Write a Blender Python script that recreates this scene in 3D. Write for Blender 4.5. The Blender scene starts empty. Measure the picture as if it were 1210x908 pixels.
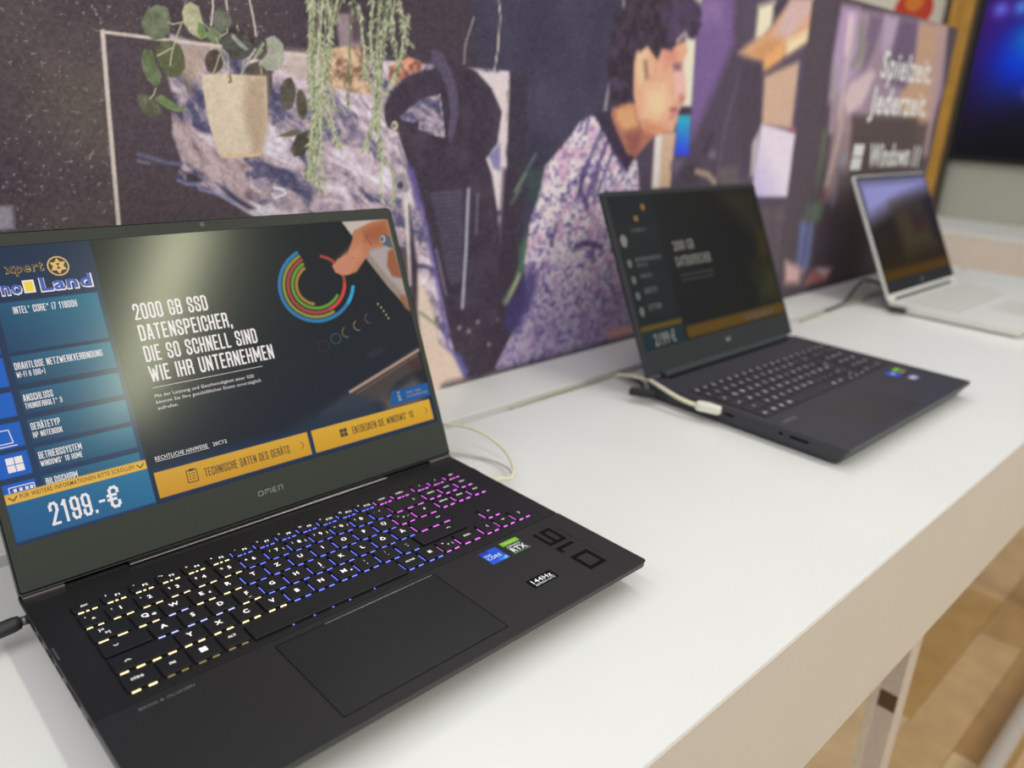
import bpy, bmesh, math, random
import numpy as np
from mathutils import Matrix, Vector
C = bpy.context.scene.collection
random.seed(4)
# ---------------------------------------------------------------- camera, light, exposure
cd = bpy.data.cameras.new('camera'); cam = bpy.data.objects.new('camera', cd); C.objects.link(cam)
cam.location = (-0.08615, -0.53907, 0.35340); cam.rotation_euler = (1.22386, -0.05099, -0.76650)
cd.sensor_width = 36; cd.lens = 27.9153; cd.clip_start = .02; cd.clip_end = 50
cd.dof.use_dof = True; cd.dof.focus_distance = .575; cd.dof.aperture_fstop = 4.3
bpy.context.scene.camera = cam
sc = bpy.context.scene
sc.view_settings.view_transform = 'Standard'; sc.view_settings.look = 'None'
sc.view_settings.exposure = 0.0; sc.view_settings.gamma = 1; sc.view_settings.use_curve_mapping = False
w = bpy.data.worlds.new('shop_ambient'); sc.world = w; w.use_nodes = True
w.node_tree.nodes['Background'].inputs[0].default_value = (.96, .965, 1, 1)
w.node_tree.nodes['Background'].inputs[1].default_value = .64
def strip_lamp(x, y0, y1, z, width, watts, col=(1, .98, .93)):
    l = bpy.data.lights.new('ceiling_and_fill_lamp', 'AREA'); l.shape = 'RECTANGLE'; l.size = width; l.size_y = y1-y0
    l.energy = watts; l.color = col
    o = bpy.data.objects.new('ceiling_and_fill_lamp', l); C.objects.link(o); o.location = (x, (y0+y1)/2, z)
    return o
for x, y0, y1, wt, cl in ((-1.8, -3.9, 2.2, 24, (1, .98, .97)), (-.45, -3.9, 2.2, 22, (1, .98, .97)), (1.3, -3.9, -2.05, 34, (.97, 1, .66)), (1.3, -1.4, 2.2, 22, (1, .98, .98)), (4.2, -3.9, 2.2, 36, (1, .98, .97))):  # the strip beside the leftmost is added fill, lightening the near laptop's left shadow
    strip_lamp(x, y0, y1, 2.0, .16, wt, cl)
# ---------------------------------------------------------------- helpers
def lin(c):
    c = np.asarray(c, float)/255
    return np.where(c <= .04045, c/12.92, ((c+.055)/1.055)**2.4)
MATS = {}
def mat(name, col, rough=.5, metal=0, emit=0, ecol=None, noise=.06, nscale=60, bump=0, spec=.5, coat=0):
    if name in MATS: return MATS[name]
    m = bpy.data.materials.new(name); m.use_nodes = True; nt = m.node_tree; b = nt.nodes['Principled BSDF']
    c = [float(v) for v in lin(col)]
    tc = nt.nodes.new('ShaderNodeTexCoord'); nz = nt.nodes.new('ShaderNodeTexNoise'); nz.inputs['Scale'].default_value = nscale; nz.inputs['Detail'].default_value = 4
    nt.links.new(tc.outputs['Object'], nz.inputs['Vector'])
    rp = nt.nodes.new('ShaderNodeValToRGB'); e = rp.color_ramp.elements
    e[0].position = .3; e[1].position = .7
    e[0].color = [v*(1-noise) for v in c]+[1]; e[1].color = [min(1, v*(1+noise)) for v in c]+[1]
    nt.links.new(nz.outputs['Fac'], rp.inputs['Fac']); nt.links.new(rp.outputs['Color'], b.inputs['Base Color'])
    b.inputs['Roughness'].default_value = rough; b.inputs['Metallic'].default_value = metal; b.inputs['Specular IOR Level'].default_value = spec
    b.inputs['Coat Weight'].default_value = coat
    if emit:
        b.inputs['Emission Color'].default_value = [float(v) for v in lin(ecol or col)]+[1]; b.inputs['Emission Strength'].default_value = emit
    if bump:
        bp = nt.nodes.new('ShaderNodeBump'); bp.inputs['Strength'].default_value = bump; bp.inputs['Distance'].default_value = .0004
        nt.links.new(nz.outputs['Fac'], bp.inputs['Height']); nt.links.new(bp.outputs['Normal'], b.inputs['Normal'])
    MATS[name] = m; return m
def print_mat(name, rough, emit=0, spec=.5, k=1., weave=False):
    m = bpy.data.materials.new(name); m.use_nodes = True; nt = m.node_tree; b = nt.nodes['Principled BSDF']
    a = nt.nodes.new('ShaderNodeAttribute'); a.attribute_name = 'print'
    if emit:
        b.inputs['Base Color'].default_value = (.004, .004, .004, 1)
        nt.links.new(a.outputs['Color'], b.inputs['Emission Color']); b.inputs['Emission Strength'].default_value = emit
    else: nt.links.new(a.outputs['Color'], b.inputs['Base Color'])
    b.inputs['Roughness'].default_value = rough; b.inputs['Specular IOR Level'].default_value = spec
    if weave:
        tc = nt.nodes.new('ShaderNodeTexCoord'); nz = nt.nodes.new('ShaderNodeTexNoise'); nz.inputs['Scale'].default_value = 900
        bp = nt.nodes.new('ShaderNodeBump'); bp.inputs['Strength'].default_value = .25; bp.inputs['Distance'].default_value = .0005
        nt.links.new(tc.outputs['Object'], nz.inputs['Vector']); nt.links.new(nz.outputs['Fac'], bp.inputs['Height']); nt.links.new(bp.outputs['Normal'], b.inputs['Normal'])
    return m
def tag(o, label=None, cat=None, group=None, kind=None):
    if label: o['label'] = label
    if cat: o['category'] = cat
    if group: o['group'] = group
    if kind: o['kind'] = kind
    return o
def empty(name, loc, rz=0):
    o = bpy.data.objects.new(name, None); o.empty_display_size = .05; C.objects.link(o); o.location = loc; o.rotation_euler = (0, 0, rz); return o
def link(name, me, m, parent=None, loc=None, mw=None):
    o = bpy.data.objects.new(name, me); C.objects.link(o)
    if m and not me.materials: me.materials.append(m)
    if parent: o.parent = parent
    if mw is not None: o.matrix_local = mw
    if loc: o.location = loc
    return o
MM = .001
def bm_me(bm, name='m', smooth=False, sc_=MM):
    bmesh.ops.scale(bm, vec=(sc_,)*3, verts=bm.verts)
    bmesh.ops.recalc_face_normals(bm, faces=bm.faces)
    me = bpy.data.meshes.new(name); bm.to_mesh(me); bm.free()
    if smooth:
        for p in me.polygons: p.use_smooth = True
    return me
def box_bm(x0, x1, y0, y1, z0, z1, bev=0, seg=2, bm=None):
    nb = bm is None
    if nb: bm = bmesh.new()
    vs = [bm.verts.new((x, y, z)) for z in (z0, z1) for x, y in ((x0, y0), (x1, y0), (x1, y1), (x0, y1))]
    fs = [(3, 2, 1, 0), (4, 5, 6, 7), (0, 1, 5, 4), (1, 2, 6, 5), (2, 3, 7, 6), (3, 0, 4, 7)]
    F = [bm.faces.new([vs[i] for i in f]) for f in fs]
    if bev: bmesh.ops.bevel(bm, geom=list({e for f in F for e in f.edges}), offset=bev, segments=seg, affect='EDGES', profile=.5)
    return bm
def rrect(x0, x1, y0, y1, r, n=5):
    if not isinstance(r, (list, tuple)): r = [r]*4
    pts = []
    for (cx, cy, a0), rr in zip(((x1, y1, 0), (x0, y1, 90), (x0, y0, 180), (x1, y0, 270)), r):
        sx = -1 if cx == x1 else 1; sy = -1 if cy == y1 else 1
        for k in range(n+1 if rr > 0 else 1):
            a = math.radians(a0+90*k/n); pts.append((cx+sx*rr+rr*math.cos(a), cy+sy*rr+rr*math.sin(a)) if rr > 0 else (cx, cy))
    return pts
def loft(loops, bm=None, cap=True):
    """loops: lists of (x,y,z) rings joined one after another and capped"""
    if bm is None: bm = bmesh.new()
    R = [[bm.verts.new(p) for p in l] for l in loops]
    n = len(R[0])
    for a, b in zip(R, R[1:]):
        for i in range(n): bm.faces.new((a[i], a[(i+1) % n], b[(i+1) % n], b[i]))
    if cap: bm.faces.new(R[0][::-1]); bm.faces.new(R[-1])
    return bm
def slab(pts, z0, z1, bev=.0):
    """outline extruded in z with softened rims"""
    if not bev: return loft([[(x, y, z0) for x, y in pts], [(x, y, z1) for x, y in pts]])
    cx = sum(p[0] for p in pts)/len(pts); cy = sum(p[1] for p in pts)/len(pts)
    X = max(abs(p[0]-cx) for p in pts); Y = max(abs(p[1]-cy) for p in pts)
    def ins(d): return [(cx+(x-cx)*(X-d)/X, cy+(y-cy)*(Y-d)/Y) for x, y in pts]
    return loft([[(x, y, z0) for x, y in ins(bev)], [(x, y, z0+bev) for x, y in pts], [(x, y, z1-bev) for x, y in pts], [(x, y, z1-bev*.3) for x, y in ins(bev*.3)], [(x, y, z1) for x, y in ins(bev)]])
def smooth_path(P, n=6):
    P = [Vector(p) for p in P]; out = []
    for i in range(len(P)-1):
        a, b, c, d = P[max(i-1, 0)], P[i], P[i+1], P[min(i+2, len(P)-1)]
        for k in range(n):
            t = k/n; out.append(.5*((2*b)+(c-a)*t+(2*a-5*b+4*c-d)*t*t+(3*b-a-3*c+d)*t**3))
    out.append(P[-1]); return out
def tube(P, r, n=10, bm=None, smooth=True, taper=None):
    if smooth: P = smooth_path(P)
    else: P = [Vector(p) for p in P]
    rings = []; up = Vector((0, 0, 1))
    for i, p in enumerate(P):
        t = (P[min(i+1, len(P)-1)]-P[max(i-1, 0)]).normalized()
        s = t.cross(up)
        if s.length < .05: s = t.cross(Vector((0, 1, 0)))
        s.normalize(); q = s.cross(t)
        rr = r if taper is None else taper(i/(len(P)-1))*r
        rings.append([tuple(p+rr*(s*math.cos(2*math.pi*k/n)+q*math.sin(2*math.pi*k/n))) for k in range(n)])
    return loft(rings, bm)
# ---- lettering
def raw_text(s, bold=0):
    c = bpy.data.curves.new('t', 'FONT'); c.space_character = 1.1 if len(s) > 1 else 1; c.body = s; c.size = 1; c.resolution_u = 2; c.offset = bold
    o = bpy.data.objects.new('t', c); C.objects.link(o)
    me = bpy.data.meshes.new_from_object(o.evaluated_get(bpy.context.evaluated_depsgraph_get()))
    bpy.data.objects.remove(o); bpy.data.curves.remove(c)
    n = len(me.vertices); co = np.zeros(n*3, 'f'); me.vertices.foreach_get('co', co); co = co.reshape(-1, 3)
    F = [tuple(p.vertices) for p in me.polygons]; bpy.data.meshes.remove(me)
    return co, F
_cap = None
TC = {}
def text(s, x0, y0, x1, h, bold=.012, z=0, rot=0, center=False, italic=0):
    """letters fitted between x0 and x1, capital height h, baseline y0 (mm)"""
    global _cap
    if _cap is None: _cap = raw_text('H')[0][:, 1].max()
    key = (s, bold)
    if key not in TC: TC[key] = raw_text(s, bold)
    co, F = TC[key]
    if len(co) == 0: return [], []
    co = co.copy(); a, b = co[:, 0].min(), co[:, 0].max(); sy = h/_cap
    sx = (x1-x0)/(b-a) if x1 is not None else sy
    co[:, 0] = (co[:, 0]-a)*sx; co[:, 1] *= sy
    if italic: co[:, 0] += co[:, 1]*italic
    if center: co[:, 0] -= (b-a)*sx/2; co[:, 1] -= h/2
    if rot:
        c, s_ = math.cos(rot), math.sin(rot); co[:, :2] = co[:, :2]@np.array([[c, s_], [-s_, c]])
    co[:, 0] += x0; co[:, 1] += y0; co[:, 2] = z
    return [tuple(map(float, v)) for v in co], F
class Flat:
    """collects flat printed shapes of one colour (mm)"""
    def __init__(s): s.v = []; s.f = []
    def t(s, *a, **k): s.add(*text(*a, **k)); return s
    def add(s, v, f):
        n = len(s.v); s.v += v; s.f += [tuple(i+n for i in q) for q in f]; return s
    def poly(s, P, z=0): return s.add([(x, y, z) for x, y in P], [tuple(range(len(P)))])
    def rect(s, x0, y0, x1, y1, z=0): return s.poly([(x0, y0), (x1, y0), (x1, y1), (x0, y1)], z)
    def line(s, P, w, z=0):
        for (a, b), (c, d) in zip(P, P[1:]):
            L = math.hypot(c-a, d-b) or 1; nx, ny = -(d-b)/L*w/2, (c-a)/L*w/2
            s.poly([(a-nx, b-ny), (c-nx, d-ny), (c+nx, d+ny), (a+nx, b+ny)], z)
        return s
    def ring(s, cx, cy, r, w, z=0, n=24, a0=0, a1=360):
        A = [math.radians(a0+(a1-a0)*k/n) for k in range(n+1)]
        for a, b in zip(A, A[1:]):
            s.poly([(cx+(r-w/2)*math.cos(a), cy+(r-w/2)*math.sin(a)), (cx+(r+w/2)*math.cos(a), cy+(r+w/2)*math.sin(a)), (cx+(r+w/2)*math.cos(b), cy+(r+w/2)*math.sin(b)), (cx+(r-w/2)*math.cos(b), cy+(r-w/2)*math.sin(b))], z)
        return s
    def me(s):
        m = bpy.data.meshes.new('flat'); m.from_pydata([(a*MM, b*MM, c*MM) for a, b, c in s.v], [], s.f); return m
# ---- condensed poster lettering, drawn as strokes (x, y in 0..1 of the letter box)
_O = '25,0 75,0 100,12 100,88 75,100 25,100 0,88 0,12 25,0'
GL = {'A': '0,0 36,100 64,100 100,0|14,28 86,28', 'B': '0,0 0,100 70,100 96,90 96,62 72,53 100,44 100,10 74,0 0,0|0,53 72,53', 'C': '100,66 100,88 75,100 25,100 0,88 0,12 25,0 75,0 100,12 100,34',
 'D': '0,0 0,100 66,100 100,88 100,12 66,0 0,0', 'E': '96,0 0,0 0,100 96,100|0,51 84,51', 'F': '0,0 0,100 96,100|0,51 84,51', 'G': '100,66 100,88 75,100 25,100 0,88 0,12 25,0 75,0 100,12 100,43 66,43', 'H': '0,0 0,100|100,0 100,100|0,51 100,51',
 'I': '50,0 50,100', 'J': '0,26 0,12 22,0 60,0 90,12 90,100', 'K': '0,0 0,100|100,100 10,45|34,58 100,0', 'L': '0,100 0,0 92,0', 'M': '0,0 0,100 50,30 100,100 100,0', 'N': '0,0 0,100 100,0 100,100', 'O': _O, 'P': '0,0 0,100 74,100 100,90 100,54 74,44 0,44',
 'R': '0,0 0,100 74,100 98,90 98,60 74,50 0,50|74,50 100,38 100,0', 'S': '100,70 100,88 75,100 25,100 0,88 0,68 20,56 80,42 100,32 100,12 75,0 25,0 0,12 0,30', 'T': '0,100 100,100|50,100 50,0', 'U': '0,100 0,12 25,0 75,0 100,12 100,100', 'V': '0,100 50,0 100,100',
 'W': '0,100 24,0 50,78 76,0 100,100', 'X': '0,0 100,100|0,100 100,0', 'Y': '0,100 50,44 100,100|50,44 50,0', 'Z': '0,100 100,100 0,0 100,0', '0': _O, '1': '20,84 70,100 70,0', '2': '0,70 0,88 25,100 75,100 100,88 100,64 0,0 100,0', '3': '0,76 0,88 25,100 75,100 98,88 98,62 76,53 40,53|76,53 100,44 100,12 75,0 25,0 0,12 0,26',
 '4': '78,0 78,100 0,26 100,26', '5': '96,100 6,100 4,54 30,62 75,62 100,50 100,12 75,0 25,0 0,12 0,26', '6': '100,74 100,88 75,100 25,100 0,88 0,12 25,0 75,0 100,12 100,46 75,57 25,57 0,48', '7': '0,100 100,100 36,0', '8': '25,53 2,62 2,90 25,100 75,100 98,90 98,62 75,53 25,53 0,44 0,10 25,0 75,0 100,10 100,44 75,53',
 '9': '0,26 0,12 25,0 75,0 100,12 100,88 75,100 25,100 0,88 0,54 25,43 75,43 100,52', '-': '8,46 92,46', '.': '50,0 50,4', ',': '55,5 35,-14', 'i': '50,0 50,68|50,90 50,96', '(': '80,108 30,85 30,15 80,-8', ')': '20,108 70,85 70,15 20,-8', '+': '10,46 90,46|50,24 50,68', '®': '20,72 80,72 80,98 20,98 20,72', '°': '20,74 80,74 80,98 20,98 20,74', '™': '-10,98 40,98|15,98 15,74|55,74 55,98 80,84 100,98 100,74',
 '€': '100,76 100,88 80,100 44,100 24,88 24,12 44,0 80,0 100,12 100,24|0,62 76,62|0,40 70,40'}
WD = {'I': .34, 'i': .34, '.': .34, ',': .4, '1': .8, 'M': 1.34, 'W': 1.5, ' ': .55, '(': .6, ')': .6, '®': .62, '™': .9, '-': .8, '€': 1.1, 'L': .88, 'E': .9, 'F': .88, 'T': .96}
def poster(s, x0, y0, x1, h, t=.155, z=0):
    """condensed capitals fitted between x0 and x1 with capital height h"""
    f = Flat(); t = t*h; gap = .25
    tot = sum(WD.get(c, 1)+gap for c in s)-gap; k = (x1-x0)/(tot+1e-9)
    x = x0; zz = z
    for c in s:
        w_ = WD.get(c, 1)*k; base = {'Ä': 'A', 'Ö': 'O', 'Ü': 'U'}.get(c, c)
        tt = min(t, k*.31); sx0 = x+tt/2; sw_ = w_-tt; hh = h-tt
        if base != c:
            for q in (.28, .72): f.rect(x+w_*q-tt*.5, y0+h*1.06, x+w_*q+tt*.5, y0+h*1.06+tt, zz)
        ti_ = tt*(.55 if c in '®™°' else 1)
        for st in GL.get(base, '').split('|') if base in GL else ():
            P = [tuple(float(v)/100 for v in q.split(',')) for q in st.split()]
            P = [(sx0+px*sw_, y0+tt/2+py*hh) if c not in 'I.i' else (x+w_/2, y0+tt/2+py*hh) for px, py in P]
            for (a, b), (c_, d) in zip(P, P[1:]):
                L_ = math.hypot(c_-a, d-b) or 1; ex, ey = (c_-a)/L_*ti_*.48, (d-b)/L_*ti_*.48
                f.line([(a-ex, b-ey), (c_+ex, d+ey)], ti_, zz); zz += .0015
        x += w_+gap*k
        zz = z
    return f
# ---- printed pictures: colours held on a fine grid of points of the real sheet
def vnoise(X, Y, seed):
    xi = np.floor(X).astype(np.int64); yi = np.floor(Y).astype(np.int64); fx = X-xi; fy = Y-yi
    fx = fx*fx*(3-2*fx); fy = fy*fy*(3-2*fy)
    def h(a, b):
        n = (a*374761393+b*668265263+seed*974634777) & 0xffffffff
        n = ((n ^ (n >> 13))*1274126177) & 0xffffffff
        return ((n ^ (n >> 16)) & 0xffff)/65535.
    return (h(xi, yi)*(1-fx)+h(xi+1, yi)*fx)*(1-fy)+(h(xi, yi+1)*(1-fx)+h(xi+1, yi+1)*fx)*fy
def fbm(X, Y, s, o=4, seed=1):
    r = 0; a = .5; t = 0
    for k in range(o):
        r = r+a*vnoise(X/s+17*k, Y/s+9*k, seed+k); t += a; a *= .55; s /= 2.05
    return r/t
class Canvas:
    def __init__(s, xs, ys, base):
        s.xs = np.asarray(xs, float); s.ys = np.asarray(ys, float); s.img = np.zeros((len(ys), len(xs), 3)); s.img[:] = base
    def win(s, P, pad):
        P = np.asarray(P); i0, i1 = np.searchsorted(s.xs, [P[:, 0].min()-pad, P[:, 0].max()+pad]); j0, j1 = np.searchsorted(s.ys, [P[:, 1].min()-pad, P[:, 1].max()+pad])
        if i1-i0 < 1 or j1-j0 < 1: return None
        X, Y = np.meshgrid(s.xs[i0:i1], s.ys[j0:j1]); return (slice(j0, j1), slice(i0, i1)), X, Y
    def dist(s, P, X, Y, closed):
        D = np.full(X.shape, 1e9); ins = np.zeros(X.shape, bool); n = len(P)
        for k in range(n if closed else n-1):
            (a, b), (c, d) = P[k], P[(k+1) % n]; ex, ey = c-a, d-b; L = ex*ex+ey*ey or 1e-9
            t = np.clip(((X-a)*ex+(Y-b)*ey)/L, 0, 1); D = np.minimum(D, (X-a-t*ex)**2+(Y-b-t*ey)**2)
            if closed and b != d: ins ^= ((b > Y) != (d > Y)) & (X < (c-a)*(Y-b)/(d-b)+a)
        D = np.sqrt(D); return np.where(ins, -D, D) if closed else D
    def put(s, sl, al, col, X, Y):
        if callable(col): col = col(X, Y)
        s.img[sl] = s.img[sl]*(1-al[..., None])+np.asarray(col, float)*al[..., None]
    def fill(s, P, col, soft=1.2, a=1.):
        w_ = s.win(P, soft*2)
        if w_ is None: return
        sl, X, Y = w_; D = s.dist(P, X, Y, True); s.put(sl, np.clip(.5-D/(2*soft), 0, 1)*a, col, X, Y)
    def line(s, P, wd, col, soft=.6, a=1.):
        w_ = s.win(P, wd+soft*2)
        if w_ is None: return
        sl, X, Y = w_; D = s.dist(P, X, Y, False)-wd/2; s.put(sl, np.clip(.5-D/(2*soft), 0, 1)*a, col, X, Y)
    def mesh(s, k, fn):
        ny, nx = s.img.shape[:2]; X, Y = np.meshgrid(s.xs, s.ys); co = fn(X.ravel()*MM, Y.ravel()*MM).astype('f')
        me = bpy.data.meshes.new('print'); me.vertices.add(nx*ny); me.vertices.foreach_set('co', co.ravel())
        i = np.arange(nx*ny).reshape(ny, nx); q = np.stack([i[:-1, :-1], i[:-1, 1:], i[1:, 1:], i[1:, :-1]], -1).reshape(-1, 4).astype('i')
        me.loops.add(q.size); me.loops.foreach_set('vertex_index', q.ravel()); me.polygons.add(len(q)); me.polygons.foreach_set('loop_start', (np.arange(len(q))*4).astype('i'))
        me.update(calc_edges=True)
        at = me.color_attributes.new('print', 'FLOAT_COLOR', 'POINT')
        c = np.ones((nx*ny, 4), 'f'); c[:, :3] = np.clip(lin(np.clip(s.img.reshape(-1, 3), 0, 255))*k, 0, 1); at.data.foreach_set('color', c.ravel())
        return me
# ================================================================ STRUCTURE
FLZ = -.80
white = mat('counter_white_laminate', (226, 226, 222), .32, noise=.015, nscale=8, spec=.4)
cream = mat('counter_cream_edge_panel', (220, 210, 198), .5, noise=.02, nscale=6)
chrome = mat('brushed_steel', (228, 224, 222), .34, metal=.45, noise=.05, nscale=200)
floor = link('floor', bm_me(box_bm(-3000, 3400, -3500, 1500, -830, -803)), mat('floor_joint_dark', (95, 70, 40), .6))
floor['kind'] = 'structure'
tones = [((216, 190, 154), 'light_oak'), ((186, 150, 94), 'honey_oak'), ((204, 172, 128), 'tan_oak'), ((180, 144, 94), 'brown_oak'), ((222, 196, 156), 'pale_oak')]
def plank(x0, x1, y0, y1, k):
    m = mat('floor_'+tones[k][1], tones[k][0], .3, noise=.12, nscale=14, bump=.1)
    o = link('plank', bm_me(box_bm(x0+.5, x1-.5, y0+.5, y1-.5, -803, -800, .5, 1)), m, floor)
rows = [(-3460, -2), (-1700, 0)]
y = -1500; r = 0
while y < 1200:
    w_ = 92; x = 300-(r*437) % 900
    while x < 3300:
        k = (r*7+int(x//300)*3+(r*r) % 5) % 5
        if -560 < y < -330: k = (0, 4, 2)[(r+int(x//400)) % 3]
        if y > -150: k = 1 if (int(x//500)+r) % 3 else 2
        if -20 < x-1250 < 500 and -420 < y < -330: k = 3  # browner planks here: a reflection on the floor put into the wood tone
        plank(x, min(x+620, 3340), y, y+w_, k); x += 620
    y += w_; r += 1
# end wall of the shop, seen beyond the counter
wr = link('wall_right', bm_me(box_bm(3380, 3440, -1500, 1500, -800, 2200)), mat('wall_core_grey', (120, 118, 110), .8)); wr['kind'] = 'structure'
ivory = mat('wall_ivory_panel', (232, 228, 212), .6, noise=.02)
for y0, y1 in ((-1500, -600), (-600, 0), (0, 575), (700, 868), (868, 1498)):
    link('wall_panel', bm_me(box_bm(3350, 3380, y0+3, y1-3, 215, 2195, 2, 1)), ivory, wr)
link('backsplash_panel', bm_me(box_bm(3345, 3380, -1498, 1498, -60, 212, 2, 1)), mat('backsplash_grey', (172, 171, 158), .6, noise=.02), wr)
wb = link('wall_back', bm_me(box_bm(-3000, 3350, 1500, 1560, -800, 2200)), mat('wall_back_paint', (205, 200, 192), .8)); wb['kind'] = 'structure'
# ================================================================ COUNTER
X0, X1 = -1500, 2170
ct = tag(empty('display_counter', (0, 0, FLZ)), 'long white display counter with cream front edge carrying the three laptops', 'counter')
off = (0, 0, -FLZ)
link('countertop', bm_me(box_bm(X0, X1, -351, 88.5, -12, 0, .5)), white, ct, off)
link('edge_band', bm_me(box_bm(X0, X1, -351.6, -351.05, -1.6, -.5, .1, 1)), white, ct, off)
link('front_panel', bm_me(box_bm(X0, X1, -352.4, -351.05, -169, -1.7, .2, 1)), cream, ct, off)
link('front_rail', bm_me(box_bm(X0, X1, -351, -332, -168.5, -12.4, .6)), cream, ct, off)
link('end_panel', bm_me(box_bm(X1-18, X1-.5, -331, 194, -169, -12.4, .6)), cream, ct, off)
link('underside_panel', bm_me(box_bm(X0, X1-19, -331, 194, -168, -150, .6)), cream, ct, off)
link('cable_channel', bm_me(box_bm(X0, X1-19, 82, 112, -22, -12.5)), mat('channel_grey', (186, 186, 182), .6), ct, off)
link('back_strip', bm_me(box_bm(X0, X1, 106.5, 194, -12, 0, .8)), white, ct, off)
for lx in (-900, 885, 2080):
    lg = link('leg', bm_me(box_bm(lx-17, lx+17, -318, -284, -800, -170, 1.5)), chrome, ct, off)
    link('leg_edge_trim', bm_me(box_bm(lx-20, lx-17.2, -292, -283, -790, -172, .4)), mat('trim_pale', (232, 226, 208), .35), lg, (0, 0, 0))
    link('leg_slot', bm_me(box_bm(lx-17.6, lx-15, -316, -294, -372, -346)), mat('slot_brown', (96, 78, 50), .6), lg, (0, 0, 0))
    link('leg', bm_me(box_bm(lx-17, lx+17, 140, 174, -800, -170, 1.5)), chrome, ct, off)
bm = tube([(-1300, -372, -772), (2150, -372, -772)], 17, 16, smooth=False)
fr = link('foot_rail', bm_me(bm, smooth=True), chrome, ct, off)
for x in (-900, 885, 2080): link('rail_bracket', bm_me(box_bm(x-8, x+8, -362, -318, -780, -764, 1)), chrome, fr, (0, 0, 0))
# ================================================================ BANNER
bn = tag(empty('advertising_banner', (0, .194, 0)), 'long printed fabric banner of a gaming room standing along the back of the counter', 'banner')
link('banner_frame', bm_me(box_bm(-420, 2035, 1.2, 26, 0, 554, 1)), mat('banner_frame_grey', (70, 66, 72), .5), bn)
u = np.concatenate([np.linspace(1/.41, 1/.775, 50)[:-1], np.linspace(1/.775, 1/2.855, 930)]); xs = 1000*(1/u-.82)
cv = Canvas(xs, np.linspace(0, 554, 520), (84, 75, 76))
XX, YY = np.meshgrid(cv.xs, cv.ys)
def spk(X, Y, s, th, seed): return np.clip((fbm(X, Y, s, 2, seed)-th)*14, 0, 1)[..., None]
# left gloomy wall
g = fbm(XX, YY, 70, 4, 3)[..., None]
cv.img[:] = np.array([82, 73, 74])+(g-.5)*np.array([34, 30, 22])
cv.img += spk(XX, YY, 3., .76, 11)*np.array([52, 48, 48])
for P, col, a in (([(116, 347), (154, 349), (167, 285), (113, 325)], (104, 96, 76), .5),): cv.fill(P, col, 25, a)
slate = [(461, 458), (928, 515), (974, 184), (868, -91), (465, -103)]
cv.fill(slate, lambda X, Y: np.array([58, 56, 72])+(fbm(X, Y, 60, 3, 5)[..., None]-.5)*26, 14)
cv.fill([(335, 443), (553, 469), (557, 383), (332, 377)], (64, 54, 60), 14)
# poster of the planet
def earth(X, Y):
    q = fbm(X, Y, 60, 3, 21)*70; a = math.radians(-38); c, s = math.cos(a), math.sin(a)
    U = (X*c+Y*s)+q; V = (-X*s+Y*c)+q*.7
    t = fbm(U/3.2, V, 13, 5, 9)*.8+fbm(X, Y, 5, 3, 31)*.2
    K = np.array([[70, 68, 94], [96, 94, 122], [150, 140, 154], [182, 160, 168], [208, 190, 198], [232, 226, 238]], float); pos = [.26, .37, .44, .5, .58, .7]
    return np.stack([np.interp(t, pos, K[:, i]) for i in range(3)], -1)
def land(X, Y):
    t = fbm(X*1.6+Y*.8, Y-X*.5, 14, 4, 41)
    return np.stack([np.interp(t, [.3, .5, .7], v) for v in ((128, 168, 200), (108, 146, 178), (118, 148, 178))], -1)
cv.fill([(161, 385), (597, 380), (615, -34), (144, 74)], (80, 70, 74), 1)
cv.fill([(213, 390), (236, 384), (291, 383), (613, 382), (628, -43), (493, -12), (468, 184), (281, 230), (261, 243), (243, 255), (223, 262), (215, 266), (208, 270), (215, 283), (212, 294), (208, 305), (209, 320), (212, 335), (208, 353)], earth, 1.6)
cv.fill([(209, 325), (224, 313), (240, 298), (251, 287), (263, 286), (282, 277), (273, 273), (277, 260), (290, 250), (282, 245), (262, 252), (252, 261), (238, 268), (230, 275), (219, 282), (214, 285), (211, 295), (208, 308)], land, 1.4)
cv.fill([(208, 381), (249, 383), (240, 367), (227, 342), (214, 362)], (176, 158, 132), 5, .7)
cv.fill([(323, 384), (346, 384), (345, 359), (318, 365)], (200, 182, 168), 5, .8)
cv.fill([(216, 275), (225, 274), (232, 267), (223, 264), (217, 266)], (66, 60, 70), 2)
cv.fill([(243, 265), (252, 261), (266, 249), (282, 239), (275, 238), (260, 247)], (62, 60, 84), 2)
cv.line([(177, 291), (183, 289), (201, 283), (213, 282)], 2.2, (120, 124, 170), 2, .8)
cv.line([(176, 285), (185, 283)], 1.6, (160, 162, 196), 1.6, .7)
cv.line([(209, 268), (217, 264), (226, 264), (228, 259), (243, 255), (262, 245)], 2.2, (150, 156, 200), 1.4, .8)
cv.line([(302, 258), (312, 256), (315, 252), (303, 248), (300, 252)], 2, (238, 238, 246), .8)
# poster edges
for P, wd in (([(159, 386), (157, 333), (154, 229)], 3.6), ([(159, 386), (212, 384), (323, 381)], 2.6), ([(323, 381), (398, 380), (484, 378)], 2), ([(577, 377), (614, 377), (611, 153)], 2.2)):
    cv.line(P, wd, (216, 202, 190), .7)
cv.fill([(561, 379), (610, 379), (613, 219), (599, 220), (588, 268), (581, 284), (599, 300), (604, 336), (586, 359)], (220, 208, 205), 1.6)
cv.fill([(584, 286), (604, 300), (606, 267), (595, 270)], (128, 126, 168), 2.5)
cv.fill([(614, 379), (645, 378), (660, -12), (621, 2), (621, 163)], (54, 48, 57), 2)
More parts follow.
